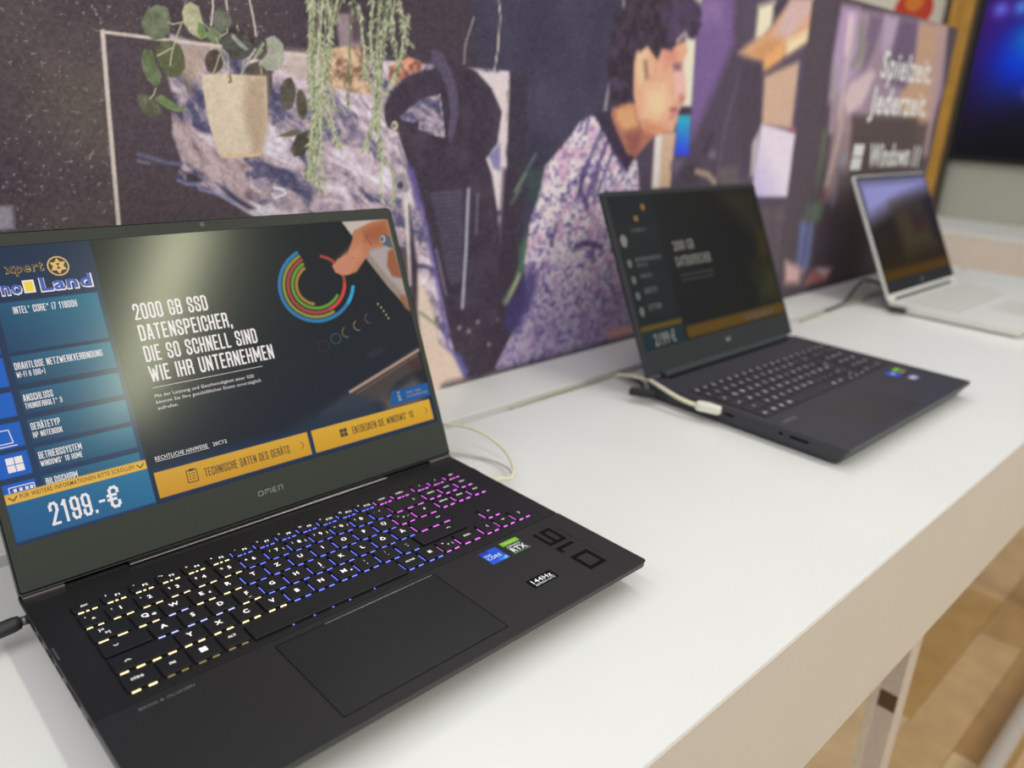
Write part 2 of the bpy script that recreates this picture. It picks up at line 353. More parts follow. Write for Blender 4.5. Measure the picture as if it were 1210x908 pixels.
# hanging cords
for P in ([(253, 422), (253, 414), (250, 399)], [(265, 423), (266, 413)], [(287, 425), (290, 410), (292, 394)], [(592, 456), (595, 439), (593, 403), (589, 379)], [(555, 435), (544, 408), (542, 386)]): cv.line(P, 1.7, (214, 205, 190), .5)
cv.line([(555, 435), (544, 408), (542, 386)], 1.2, (120, 112, 120), .8)
# hanging pot and its round leaves
def leafcol(c): return lambda X, Y: np.array(c, float)*.78+.22*sum(c)/3+np.array([14, 1, 4])+(fbm(X, Y, 6, 3, 8)[..., None]-.5)*50
for P, c in (([(259, 369), (257, 364), (253, 361), (250, 359), (246, 360), (243, 362), (242, 366), (242, 370), (244, 375), (247, 378), (251, 380), (255, 379), (258, 377), (259, 373)], (72, 74, 60)), ([(308, 365), (306, 362), (302, 359), (296, 357), (290, 356), (284, 358), (280, 360), (279, 364), (281, 367), (285, 370), (291, 372), (297, 373), (303, 372), (307, 369)], (74, 80, 62)), ([(291, 389), (289, 382), (284, 376), (277, 373), (270, 372), (264, 375), (260, 380), (259, 387), (261, 394), (266, 399), (272, 403), (279, 404), (285, 401), (289, 396)], (60, 62, 58)), ([(305, 350), (303, 345), (301, 341), (299, 339), (297, 339), (296, 341), (296, 346), (297, 351), (299, 356), (301, 360), (303, 363), (305, 362), (306, 360), (306, 356)], (66, 70, 58))): cv.fill(P, leafcol(c), .8)
cv.fill([(238, 358), (259, 360), (300, 360), (300, 344), (299, 324), (297, 308), (291, 289), (271, 287), (250, 288), (245, 302), (241, 319), (239, 340)], lambda X, Y: np.array([222, 206, 178])+(fbm(X, Y, 9, 3, 6)[..., None]-.5)*14, .8)
cv.fill([(280, 358), (300, 359), (299, 324), (297, 308), (291, 289), (282, 288), (281, 304), (276, 316), (276, 338)], (182, 158, 130), 5, .85)
cv.fill([(250, 290), (291, 291), (290, 288), (271, 287), (251, 287)], (222, 190, 150), .8)
cv.line([(264, 360), (265, 354), (263, 353)], 1.6, (120, 76, 50), .8)
for P, c in (([(190, 396), (196, 406), (205, 411), (213, 409), (215, 401), (213, 391), (207, 385), (199, 383), (192, 388)], (96, 124, 84)), ([(225, 407), (228, 413), (233, 416), (240, 413), (242, 405), (243, 397), (246, 390), (240, 387), (231, 391), (226, 398)], (176, 190, 140)),
    ([(239, 401), (243, 399), (246, 390), (240, 387), (237, 393)], (110, 158, 82)), ([(200, 377), (205, 382), (214, 384), (221, 381), (224, 373), (224, 363), (218, 356), (210, 354), (204, 360), (200, 368)], (84, 108, 64)), ([(187, 367), (190, 375), (197, 375), (199, 365), (203, 356), (201, 349), (197, 346), (191, 351), (188, 359)], (92, 128, 76)),
    ([(180, 337), (184, 341), (191, 339), (197, 335), (201, 324), (188, 321), (183, 327)], (86, 104, 72)), ([(195, 337), (201, 340), (208, 336), (216, 331), (223, 327), (213, 326), (205, 329), (199, 333)], (106, 150, 84)),
    ([(245, 392), (249, 397), (254, 398), (260, 392), (256, 386), (251, 385), (246, 388)], (98, 134, 86)), ([(254, 410), (258, 414), (267, 410), (270, 404), (266, 398), (260, 394), (254, 398), (252, 402)], (92, 116, 88)),
    ([(258, 387), (263, 392), (273, 395), (282, 393), (288, 386), (286, 379), (280, 374), (271, 373), (263, 377), (259, 381)], (62, 84, 66)), ([(287, 377), (298, 391), (301, 388), (295, 380), (288, 374), (282, 372)], (84, 118, 78)),
    ([(291, 375), (296, 380), (303, 389), (305, 381), (300, 374), (295, 373)], (66, 78, 62)), ([(294, 373), (301, 376), (308, 386), (301, 392), (307, 395), (315, 392), (319, 384), (320, 376), (315, 368), (307, 365), (299, 367)], (168, 184, 166)),
    ([(268, 394), (271, 393), (278, 387), (284, 382), (281, 381), (274, 385), (269, 390)], (150, 166, 150)),
    ([(330, 345), (328, 338), (325, 333), (321, 331), (318, 331), (315, 334), (313, 339), (314, 346), (315, 352), (318, 357), (322, 360), (326, 360), (328, 357), (330, 352)], (70, 82, 58)), ([(342, 337), (342, 331), (340, 325), (338, 322), (336, 322), (333, 325), (331, 329), (330, 335), (330, 341), (331, 346), (333, 349), (336, 350), (339, 347), (341, 343)], (68, 84, 56)), ([(322, 294), (329, 308), (343, 313), (343, 300), (338, 289), (325, 287)], (66, 78, 56)), ([(307, 306), (329, 314), (335, 311), (324, 306)], (84, 104, 66)), ([(294, 371), (302, 380), (302, 391), (310, 396), (319, 389), (319, 375), (311, 367), (301, 365)], (150, 170, 140))): cv.fill(P, leafcol(c), .7)
for P in ([(212, 398), (217, 397), (224, 399), (231, 402), (239, 403), (243, 400), (248, 396)], [(224, 398), (219, 388), (216, 381), (213, 373), (211, 364)], [(197, 345), (195, 340), (191, 336)], [(254, 389), (256, 380), (261, 367)], [(258, 381), (264, 376), (263, 360)], [(256, 376), (252, 366), (249, 360)], [(275, 360), (281, 370), (288, 374), (299, 388)], [(279, 373), (277, 366)], [(294, 371), (296, 360)], [(265, 398), (264, 394), (258, 391)], [(274, 401), (275, 397)], [(249, 385), (248, 379)], [(201, 371), (214, 378)]): cv.line(P, 1., (196, 200, 158), .5)
cv.fill([(51, 254), (76, 252), (75, 234), (47, 233)], (150, 144, 158), 2)
# second pot, with the trailing plant
def cork(X, Y):
    t = fbm(X, Y, 7, 3, 77); return np.stack([np.interp(t, [.3, .5, .7], v) for v in ((128, 196, 226), (96, 162, 194), (76, 128, 158))], -1)
cv.fill([(377, 421), (404, 424), (405, 392), (380, 390)], (150, 132, 136), 2); cv.fill([(391, 427), (406, 424), (405, 397), (395, 397)], (92, 74, 80), 3)
cv.fill([(354, 386), (372, 390), (398, 394), (410, 392), (419, 349), (397, 349), (368, 354)], cork, 1.4); cv.fill([(439, 376), (465, 388), (480, 385), (484, 377), (459, 366), (439, 355)], lambda X, Y: cork(X, Y)*np.array([1, .82, .82]), 1.6)
greens = [(158, 168, 126), (126, 138, 98), (188, 192, 154), (98, 110, 80), (204, 206, 172), (172, 180, 140)]
rng = random.Random(7)
def strand(P, leaves, ln=7.4, sway=1.5):
    Q = [tuple(v)[:2] for v in smooth_path([(x+rng.uniform(-sway, sway), y, 0) for x, y in P], 3)]
    cv.line(Q, 1.1, rng.choice(greens[2:]), .5, .9)
    for _ in range(int(leaves*1.25)):
        i = rng.randrange(len(Q)-1); t = rng.random(); x = Q[i][0]*(1-t)+Q[i+1][0]*t; y = Q[i][1]*(1-t)+Q[i+1][1]*t
        a = rng.choice((-1, 1))*rng.uniform(.15, .95)-math.pi/2; l = ln*rng.uniform(.6, 1.2); ex, ey = x+l*math.cos(a), y+l*math.sin(a); nx, ny = -math.sin(a)*.95, math.cos(a)*.95
        cv.fill([(x, y), ((x+ex)/2+nx, (y+ey)/2+ny), (ex, ey), ((x+ex)/2-nx, (y+ey)/2-ny)], rng.choice(greens), .5)
for P, n, m in (([(351, 432), (348, 381), (350, 340), (346, 298), (339, 268)], 34, 5), ([(361, 433), (356, 371), (353, 334), (346, 300), (343, 270)], 30, 3), ([(366, 434), (359, 382), (360, 341), (353, 300), (359, 254)], 24, 2), ([(370, 434), (366, 392), (359, 351), (372, 309), (380, 298)], 22, 2),
    ([(383, 436), (370, 403), (366, 372), (370, 334)], 22, 2), ([(396, 437), (393, 394), (389, 352), (390, 335)], 9, 1), ([(404, 432), (411, 396), (410, 368), (419, 353)], 16, 2), ([(420, 440), (417, 396), (425, 365), (420, 323), (409, 293)], 26, 3), ([(431, 441), (425, 397), (425, 354), (427, 309), (431, 286)], 26, 3),
    ([(439, 442), (430, 393), (427, 349), (424, 318)], 28, 4), ([(445, 442), (442, 409), (447, 377), (433, 347)], 22, 2), ([(453, 441), (459, 410), (453, 377)], 20, 2), ([(464, 430), (462, 408), (471, 400)], 12, 1), ([(433, 300), (428, 267), (430, 237)], 5, 1), ([(436, 286), (448, 262), (442, 238)], 7, 2), ([(353, 342), (355, 300), (349, 267), (355, 253)], 8, 2), ([(362, 347), (370, 317), (373, 300)], 8, 1)):
    for q in range(int(m*1.6)+(m == 1)): strand(P, n, sway=3.6 if m > 1 else 1.5)
# black mesh chair
ch = (56, 48, 60)
cv.fill([(443, 314), (451, 312), (462, 283), (473, 253), (487, 226), (509, 146), (540, 42), (562, 5), (625, 4), (632, 63), (616, 144), (604, 220), (592, 263), (581, 282), (599, 300), (604, 336), (586, 362), (561, 379), (523, 389), (503, 392), (498, 378), (482, 375), (461, 368), (441, 351), (433, 337), (434, 324), (437, 316)], lambda X, Y: np.array([58, 50, 60])+(fbm(X, Y, 22, 3, 14)[..., None]-.5)*26, 1.6)
cv.fill([(454, 327), (467, 337), (482, 347), (506, 351), (510, 333), (516, 306), (497, 309), (480, 314), (473, 321), (456, 323)], earth, 1.2)
cv.fill([(495, 395), (499, 399), (511, 395), (523, 379), (534, 357), (536, 334), (532, 313), (526, 300), (521, 308), (524, 334), (519, 357), (509, 374), (497, 384)], (84, 76, 96), 1.6)
cv.line([(508, 352), (516, 307)], 1.4, (200, 192, 196), .6); cv.fill([(471, 321), (480, 325), (479, 314), (473, 316)], ch, 1)
cv.fill([(451, 318), (451, 316), (449, 314), (448, 313), (446, 313), (444, 314), (443, 316), (442, 318), (443, 320), (444, 322), (446, 323), (448, 323), (449, 322), (451, 320)], (208, 198, 160), .8); cv.fill([(448, 318), (448, 317), (447, 316), (446, 316), (445, 316), (445, 316), (444, 317), (444, 318), (444, 319), (445, 320), (445, 320), (446, 320), (447, 320), (448, 319)], (96, 84, 78), .8)
cv.fill([(446, 263), (459, 269), (467, 253), (465, 247), (450, 247)], (150, 142, 150), 1.6); cv.fill([(459, 255), (458, 253), (457, 252), (456, 251), (454, 251), (452, 252), (451, 253), (450, 255), (451, 257), (452, 258), (454, 259), (456, 259), (457, 258), (458, 257)], (66, 58, 70), 1)
cv.line([(451, 300), (460, 281), (469, 258), (477, 227)], 2.6, (128, 120, 140), 1.2); cv.line([(466, 275), (474, 253), (481, 227)], 4, (92, 76, 150), 2)
cv.line([(471, 270), (485, 227), (502, 169), (517, 112), (530, 52)], 6, (98, 88, 148), 3, .85)
cv.line([(555, 247), (554, 177), (551, 102)], 4, (176, 178, 192), 1.5); cv.line([(570, 241), (570, 193)], 3.2, (120, 114, 136), 2, .8); cv.line([(507, 179), (524, 122)], 2.2, (150, 138, 160), 1.2, .8)
STREAKS = [[(499, 244), (543, 245)], [(500, 239), (543, 240)], [(502, 234), (543, 235)], [(503, 229), (543, 230)], [(505, 224), (544, 225)], [(506, 219), (544, 220)], [(508, 214), (544, 215)], [(509, 209), (544, 210)], [(511, 204), (544, 205)], [(512, 199), (545, 200)], [(514, 194), (545, 194)], [(515, 189), (545, 189)], [(517, 184), (545, 184)], [(518, 179), (545, 179)], [(520, 173), (546, 174)], [(521, 168), (546, 168)], [(523, 163), (546, 163)], [(524, 157), (546, 158)], [(526, 152), (546, 153)], [(527, 147), (547, 147)], [(529, 141), (547, 142)], [(531, 136), (547, 137)]]
for k in range(22):
    cv.line(STREAKS[k], 2, (100, 94, 118), 2.2, .75)
cv.fill([(530, 52), (549, 40), (565, 14), (554, -1), (531, 7)], (92, 90, 150), 4)
cv.fill([(459, 241), (465, 241), (471, 140), (468, 140)], (222, 212, 200), 2); cv.fill([(467, 233), (479, 166), (485, 89), (519, -68), (504, -64), (473, 118)], (56, 48, 58), 2)
cv.fill([(481, 152), (504, 108), (515, 61), (538, 42), (562, -2), (496, -24), (480, 112)], (224, 202, 180), 3); cv.line([(485, 105), (511, 85)], 3, (120, 136, 100), 2)
for x_, y_ in [(578, 79), (614, 77), (599, 45), (616, 131), (563, 69), (547, 76)]: cv.fill([(x_-3, y_), (x_, y_-3), (x_+3, y_), (x_, y_+3)], (170, 160, 160), 2)
# behind the seated person
cv.fill([(611, 269), (632, 269), (647, 63), (617, 11), (608, 158)], (52, 44, 54), 5)
for P, c, wd in (([(634, 243), (648, 262), (666, 286)], (98, 118, 104), 3), ([(627, 227), (642, 243)], (88, 108, 94), 3), ([(634, 241), (652, 263)], (110, 130, 110), 3), ([(624, 100), (643, 125), (663, 177)], (84, 106, 88), 8), ([(628, 97), (650, 133)], (176, 180, 130), 5)): cv.line(P, wd, c, 3)
cv.fill([(659, 186), (671, 188), (666, 141), (652, 133), (645, 169)], (66, 100, 74), 5); cv.fill([(652, 268), (689, 268), (677, 211), (659, 232)], (52, 70, 66), 5)
cv.line([(814, 483), (817, 468), (817, 457)], 4, (170, 150, 150), 2.5); cv.line([(800, 378), (796, 344)], 4, (180, 168, 170), 2.5)
cv.fill([(946, 501), (1372, 549), (1519, 187), (865, 186)], (72, 62, 74), 8)
cv.fill([(985, 505), (1079, 516), (1094, 448), (1053, 374), (1012, 307), (992, 346)], (112, 88, 136), 12); cv.fill([(990, 506), (1049, 512), (1052, 476), (1004, 471)], (136, 112, 156), 14, .7)
cv.fill([(952, 501), (993, 506), (989, 473), (961, 472)], (226, 216, 186), 3); cv.fill([(936, 445), (989, 449), (999, 353), (973, 352)], (228, 222, 192), 3)
cv.line([(1118, 517), (1129, 431), (1103, 328), (1098, 243)], 4, (112, 104, 110), 4, .6)
cv.fill([(970, 352), (999, 353), (1002, 341), (969, 341)], (50, 42, 58), 4)
cv.fill([(965, 340), (1000, 341), (1009, 282), (971, 282)], lambda X, Y: np.stack([np.full(X.shape, 40.), np.interp(Y, [282, 340], [60, 176]), np.interp(Y, [282, 340], [226, 190])], -1), 3)
cv.fill([(915, 316), (966, 316), (968, 234), (922, 235)], (206, 174, 140), 3); cv.fill([(916, 313), (932, 313), (939, 235), (922, 235)], (226, 218, 208), 3)
for P, c in (([(1010, 265), (1008, 260), (1002, 256), (993, 254), (982, 254), (972, 256), (965, 261), (962, 266), (963, 271), (968, 275), (977, 277), (988, 277), (998, 274), (1006, 270)], (98, 88, 104)), ([(1049, 255), (1048, 249), (1040, 243), (1028, 241), (1014, 241), (1001, 245), (991, 250), (987, 257), (989, 263), (996, 269), (1007, 271), (1021, 271), (1034, 268), (1045, 262)], (60, 52, 60)), ([(1087, 283), (1087, 280), (1084, 277), (1079, 276), (1074, 276), (1069, 278), (1065, 280), (1063, 283), (1064, 286), (1066, 288), (1071, 290), (1076, 290), (1081, 288), (1085, 286)], (110, 102, 110)), ([(1182, 245), (1181, 236), (1170, 229), (1154, 226), (1135, 226), (1117, 231), (1104, 238), (1097, 247), (1099, 256), (1109, 262), (1124, 266), (1143, 265), (1161, 261), (1175, 254)], (92, 84, 80)), ([(1068, 298), (1063, 290), (1058, 284), (1052, 281), (1047, 282), (1045, 286), (1045, 294), (1048, 302), (1052, 310), (1058, 316), (1064, 319), (1068, 319), (1071, 314), (1071, 307)], (56, 48, 58))): cv.fill(P, c, 6, .9)
cv.line([(1036, 257), (1070, 251), (1093, 238)], 7, (190, 168, 132), 5)
# seated person
HAIR = [(808, 456), (820, 467), (837, 478), (866, 484), (907, 485), (943, 492), (972, 486), (987, 473), (984, 458), (957, 452), (926, 441), (884, 438), (855, 432), (824, 441), (807, 426), (812, 398), (831, 400), (808, 376), (826, 365), (847, 451), (895, 464), (942, 469)]
def hoodie(X, Y):
    a = fbm(X, Y, 6, 3, 51); b = fbm(X, Y, 18, 2, 61); c = fbm(X+40, Y, 5, 2, 71)
    low = np.clip((190-Y)/120+(640-X)/500, 0, 1)[..., None]*.42
    col = np.array([230, 216, 216])*np.ones(X.shape+(1,)); m = np.clip((a-.5)*4.5, 0, 1)[..., None]
    col = col*(1-m)+np.array([122, 104, 160])*m; m = np.clip((c-.6)*5, 0, 1)[..., None]; col = col*(1-m)+np.array([82, 74, 118])*m
    m = np.clip((b-.56)*8, 0, 1)[..., None]*.6; col = col*(1-m)+np.array([206, 160, 186])*m
    return col*(1-low)+np.array([82, 76, 128])*low
cv.fill([(686, 298), (616, 280), (610, 135), (648, 57), (634, 2), (1156, -103), (1059, 298)], (46, 42, 80), 3, 0.)
cv.fill([(776, 338), (803, 324), (851, 269), (876, 278), (892, 233), (939, 139), (973, -44), (877, -34), (739, -14), (656, -4), (622, -10), (613, 11), (639, 51), (666, 94), (657, 146), (663, 199), (677, 233), (686, 272), (720, 300), (747, 327)], hoodie, 2.5)
cv.fill([(666, 144), (644, 107), (628, 97), (626, 60), (648, 50), (679, 90), (685, 129)], (58, 52, 100), 8, .85)
for P, wd in (([(794, 319), (768, 271), (753, 227)], 7), ([(812, 312), (788, 264), (772, 223)], 7), ([(826, 300), (804, 252), (789, 219)], 6), ([(760, 266), (758, 239), (775, 214)], 10), ([(793, 262), (785, 232)], 7), ([(758, 160), (782, 165), (813, 155)], 9), ([(714, 194), (707, 170)], 6)): cv.line(P, wd, (70, 60, 104), 3, .85)
cv.fill([(812, 347), (837, 357), (869, 352), (895, 319), (921, 313), (899, 300), (875, 281), (861, 271), (825, 312), (807, 330)], (172, 110, 84), 3)
cv.fill([(819, 347), (858, 351), (873, 325), (844, 315), (822, 330)], (214, 158, 104), 5); cv.fill([(844, 315), (885, 316), (875, 285), (860, 282)], (134, 76, 66), 7, .8)
cv.fill([(771, 339), (806, 341), (824, 318), (854, 285), (870, 282), (858, 258), (829, 282), (795, 315)], (50, 42, 58), 2.5)
cv.fill([(847, 421), (856, 428), (875, 431), (899, 415), (907, 429), (944, 436), (963, 448), (973, 430), (966, 417), (968, 402), (980, 377), (980, 363), (973, 355), (968, 345), (966, 333), (960, 316), (940, 316), (913, 313), (885, 320), (869, 337), (856, 363), (850, 392)], (222, 168, 130), 2.5)
for P, c, s_, a in (([(908, 425), (944, 435), (954, 413), (922, 405)], (214, 136, 118), 8, .8), ([(881, 373), (927, 381), (944, 354), (915, 332), (886, 343)], (238, 204, 152), 12, .9), ([(944, 406), (968, 408), (979, 371), (958, 367)], (232, 186, 180), 8, .8), ([(854, 425), (876, 427), (888, 403), (884, 382), (864, 378), (853, 401)], (230, 196, 150), 5, .9), ([(941, 411), (960, 412), (962, 403), (942, 402)], (110, 70, 84), 4, .8),
    ([(869, 411), (879, 411), (886, 388), (878, 385)], (120, 74, 64), 4, .7), ([(944, 351), (964, 352), (965, 345), (946, 344)], (158, 88, 88), 3, .9), ([(946, 343), (963, 344), (960, 336), (945, 334)], (200, 126, 118), 3, .8), ([(966, 371), (980, 368), (978, 357), (966, 358)], (176, 112, 100), 4, .8), ([(883, 331), (927, 326), (951, 318), (918, 313), (885, 316)], (206, 130, 88), 6, .8)): cv.fill(P, c, s_, a)
cv.fill([(803, 455), (816, 465), (827, 479), (835, 491), (968, 506), (986, 488), (997, 465), (986, 452), (968, 453), (954, 440), (928, 434), (910, 429), (902, 414), (878, 430), (853, 426), (849, 406), (851, 378), (845, 357), (819, 347), (806, 359), (796, 384), (793, 419), (798, 439)], lambda X, Y: np.array([48, 40, 48])+(fbm(X, Y, 10, 3, 91)[..., None]-.4)*50, 4)
for q in range(46):
    hx, hz = rng.choice(HAIR); hx += rng.uniform(-12, 12); hz += rng.uniform(-10, 10); rr = rng.uniform(7, 14)
    cv.fill([(hx+rr*math.cos(k), hz+.8*rr*math.sin(k)) for k in range(6)], rng.choice([(46, 38, 46), (56, 46, 58), (40, 34, 40), (74, 60, 84)]), 4, .85)
cv.fill([(985, 482), (982, 474), (973, 466), (958, 462), (941, 460), (925, 462), (914, 467), (909, 474), (911, 482), (920, 489), (934, 493), (951, 495), (967, 494), (979, 489)], (84, 66, 98), 14, .6); cv.line([(945, 442), (962, 453), (970, 443)], 5, (232, 214, 206), 4, .8)
cv.fill([(841, 25), (911, 25), (923, 1), (849, 10)], (204, 154, 140), 6)
# right: shelves, pale computer, plants
cv.fill([(1100, 518), (1440, 556), (1560, 194), (1173, 211)], (78, 68, 80), 9)
cv.fill([(1152, 509), (1200, 521), (1199, 483), (1179, 463), (1156, 461)], (234, 224, 188), 7); cv.fill([(1200, 511), (1225, 526), (1252, 528), (1213, 500)], (56, 48, 66), 7)
cv.fill([(1113, 437), (1137, 452), (1189, 473), (1252, 528), (1427, 548), (1433, 514), (1261, 441), (1194, 414), (1192, 430), (1149, 432)], (214, 166, 120), 7)
cv.fill([(1251, 531), (1349, 542), (1271, 474), (1238, 468), (1216, 472)], (206, 176, 166), 9); cv.fill([(1259, 466), (1428, 527), (1433, 514), (1267, 443)], (240, 214, 168), 7); cv.fill([(1135, 438), (1191, 464), (1244, 468), (1252, 447), (1195, 430)], (204, 146, 92), 8)
cv.fill([(1189, 430), (1245, 465), (1249, 433), (1201, 411)], (228, 168, 98), 7)
cv.fill([(1202, 408), (1313, 438), (1323, 325), (1216, 330)], (202, 168, 138), 6); cv.line([(1195, 409), (1256, 434), (1436, 508)], 6, (92, 74, 78), 7)
cv.fill([(1122, 428), (1190, 427), (1212, 333), (1223, 251), (1177, 246), (1131, 364)], (66, 58, 66), 8)
cv.fill([(1318, 445), (1414, 482), (1427, 366), (1382, 202), (1350, 204)], (74, 66, 92), 8); cv.fill([(1361, 474), (1427, 510), (1425, 373), (1384, 351)], (98, 82, 140), 8, .8)
for P in ([(1405, 464), (1405, 443)], [(1398, 389), (1416, 373)], [(1401, 511), (1393, 494)]): cv.line(P, 9, (156, 140, 170), 6, .7)
def pale(X, Y):
    t = np.clip((X-1020)/330*.8+(Y-150)/330, 0, 1)[..., None]; return np.array([104, 100, 190])*(1-t)+np.array([222, 210, 220])*t
cv.fill([(1216, 332), (1382, 313), (1378, 202), (1222, 209), (1214, 248)], pale, 4); cv.line([(1323, 325), (1355, 322)], 8, (168, 90, 110), 5)
cv.fill([(1195, 300), (1214, 327), (1214, 248), (1204, 245)], (190, 176, 176), 5)
cv.fill([(1324, 536), (1438, 576), (2660, 618), (3165, -448), (1377, -188)], (72, 64, 66), 3)
cv.fill([(1441, 540), (1968, 556), (2021, 422), (1999, 321), (1474, 317), (1444, 436)], (150, 130, 142), 6)
for P, c, s_ in (([(1436, 539), (1511, 542), (1543, 430), (1451, 374), (1436, 455)], (172, 146, 178), 10), ([(1469, 530), (1498, 529), (1500, 459), (1480, 462)], (226, 200, 208), 8), ([(1562, 539), (1624, 541), (1606, 471), (1573, 432), (1559, 483)], (106, 90, 110), 10), ([(1624, 541), (1690, 543), (1694, 494), (1648, 474)], (176, 156, 180), 10), ([(1701, 544), (1794, 549), (1829, 446), (1798, 412), (1671, 428), (1694, 494)], (92, 78, 100), 10),
    ([(1808, 546), (1963, 554), (1999, 321), (1959, 270), (1774, 389), (1829, 446)], (188, 152, 112), 12), ([(1902, 541), (1964, 551), (2016, 270), (1987, 270)], (174, 146, 140), 8), ([(1523, 409), (1610, 442), (1635, 435), (1600, 374), (1538, 351), (1515, 380)], (208, 186, 184), 8), ([(1486, 358), (1568, 352), (1623, 182), (1507, 188)], (146, 124, 120), 12), ([(1568, 352), (1906, 359), (1930, 296), (1679, 301), (1588, 309)], (66, 58, 50), 10), ([(1563, 352), (1983, 346), (1992, 239), (1623, 182)], (74, 64, 58), 10)): cv.fill(P, c, s_, .9)
for P, wd, c in (([(1498, 506), (1499, 439), (1508, 351)], 16, (196, 180, 170)), ([(1534, 513), (1544, 470), (1526, 445)], 12, (110, 126, 90)), ([(1454, 433), (1463, 390)], 14, (134, 150, 118)), ([(1568, 484), (1555, 447)], 10, (140, 146, 118)), ([(1455, 317), (1463, 275), (1457, 242)], 18, (88, 102, 72)), ([(1522, 343), (1520, 300), (1505, 219)], 14, (186, 168, 160)), ([(1562, 274), (1554, 221), (1550, 182)], 16, (126, 136, 158)), ([(1466, 267), (1459, 212)], 16, (74, 88, 66)), ([(1508, 210), (1483, 176)], 8, (140, 74, 56)),
    ([(1562, 94), (1494, 44)], 0, 0),): 
    if wd: cv.line(P, wd, c, 9, .85)
cv.fill([(1421, 153), (1479, 149), (1491, 51), (1437, 50)], (96, 106, 150), 9); cv.fill([(1385, 79), (1472, 53), (1464, 24), (1401, 32)], (204, 166, 158), 9); cv.fill([(1510, 49), (1611, 42), (1583, 12), (1485, 16)], (172, 108, 96), 9); cv.fill([(1530, 47), (1592, 40), (1578, 25)], (206, 200, 214), 7)
cv.fill([(1543, 250), (1864, 215), (1928, 1), (1623, 15)], (76, 68, 64), 14, .8); cv.fill([(1439, 188), (1514, 184), (1510, 147), (1435, 152)], (84, 100, 78), 8)
cv.line([(1418, 544), (1430, 390), (1452, 220), (1461, 33)], 6, (66, 56, 66), 4)
cv.line([(525, 1), (908, 2), (1823, 12), (2199, 17)], 10, (58, 50, 58), 6, .85)
cv.img = cv.img*.93+np.array([13, 10, 15])*np.clip(XX/1000+.4, .4, 1.3)[..., None]  # violet haze put into the print colours, stronger to the right
cv.img += (fbm(XX, YY, 2.2, 2, 99)[..., None]-.5)*np.array([26, 24, 24])
pr = link('printed_sheet', cv.mesh(1.25, lambda X, Y: np.stack([X, X*0, Y], 1)), print_mat('banner_print', .75, spec=.25, weave=True), bn)
MR = Matrix.Rotation(math.pi/2, 4, 'X'); lw = mat('banner_lettering_white', (248, 246, 244), .7)
def blett(s, P, h, bold=.02):
    (a, b), (c, d) = P; f = Flat().t(s, a, b, c, h, bold=bold); o = link('lettering', f.me(), lw, bn, mw=Matrix.Translation((0, -.0006, 0))@MR); return o
blett('Spielzeit.', [(1659, 430), (1936, 444)], 50); blett('Jederzeit.', [(1637, 360), (1949, 368)], 50); blett('Windows', [(1682, 252), (1903, 248)], 46, .025); blett('1', [(1928, 248), (1936, 248)], 46, .01); blett('1', [(1956, 247), (1964, 247)], 46, .01)
f = Flat(); (a, b), (c, d) = [(1600, 247), (1646, 298)]; g_ = (c-a)*.06
for i in (0, 1):
    for j in (0, 1): f.rect(a+i*((c-a)/2+g_/2), b+j*((d-b)/2+g_/2), a+i*((c-a)/2+g_/2)+(c-a)/2-g_/2, b+j*((d-b)/2+g_/2)+(d-b)/2-g_/2)
tag(link('window_emblem', f.me(), lw, bn, mw=Matrix.Translation((0, -.0006, 0))@MR))
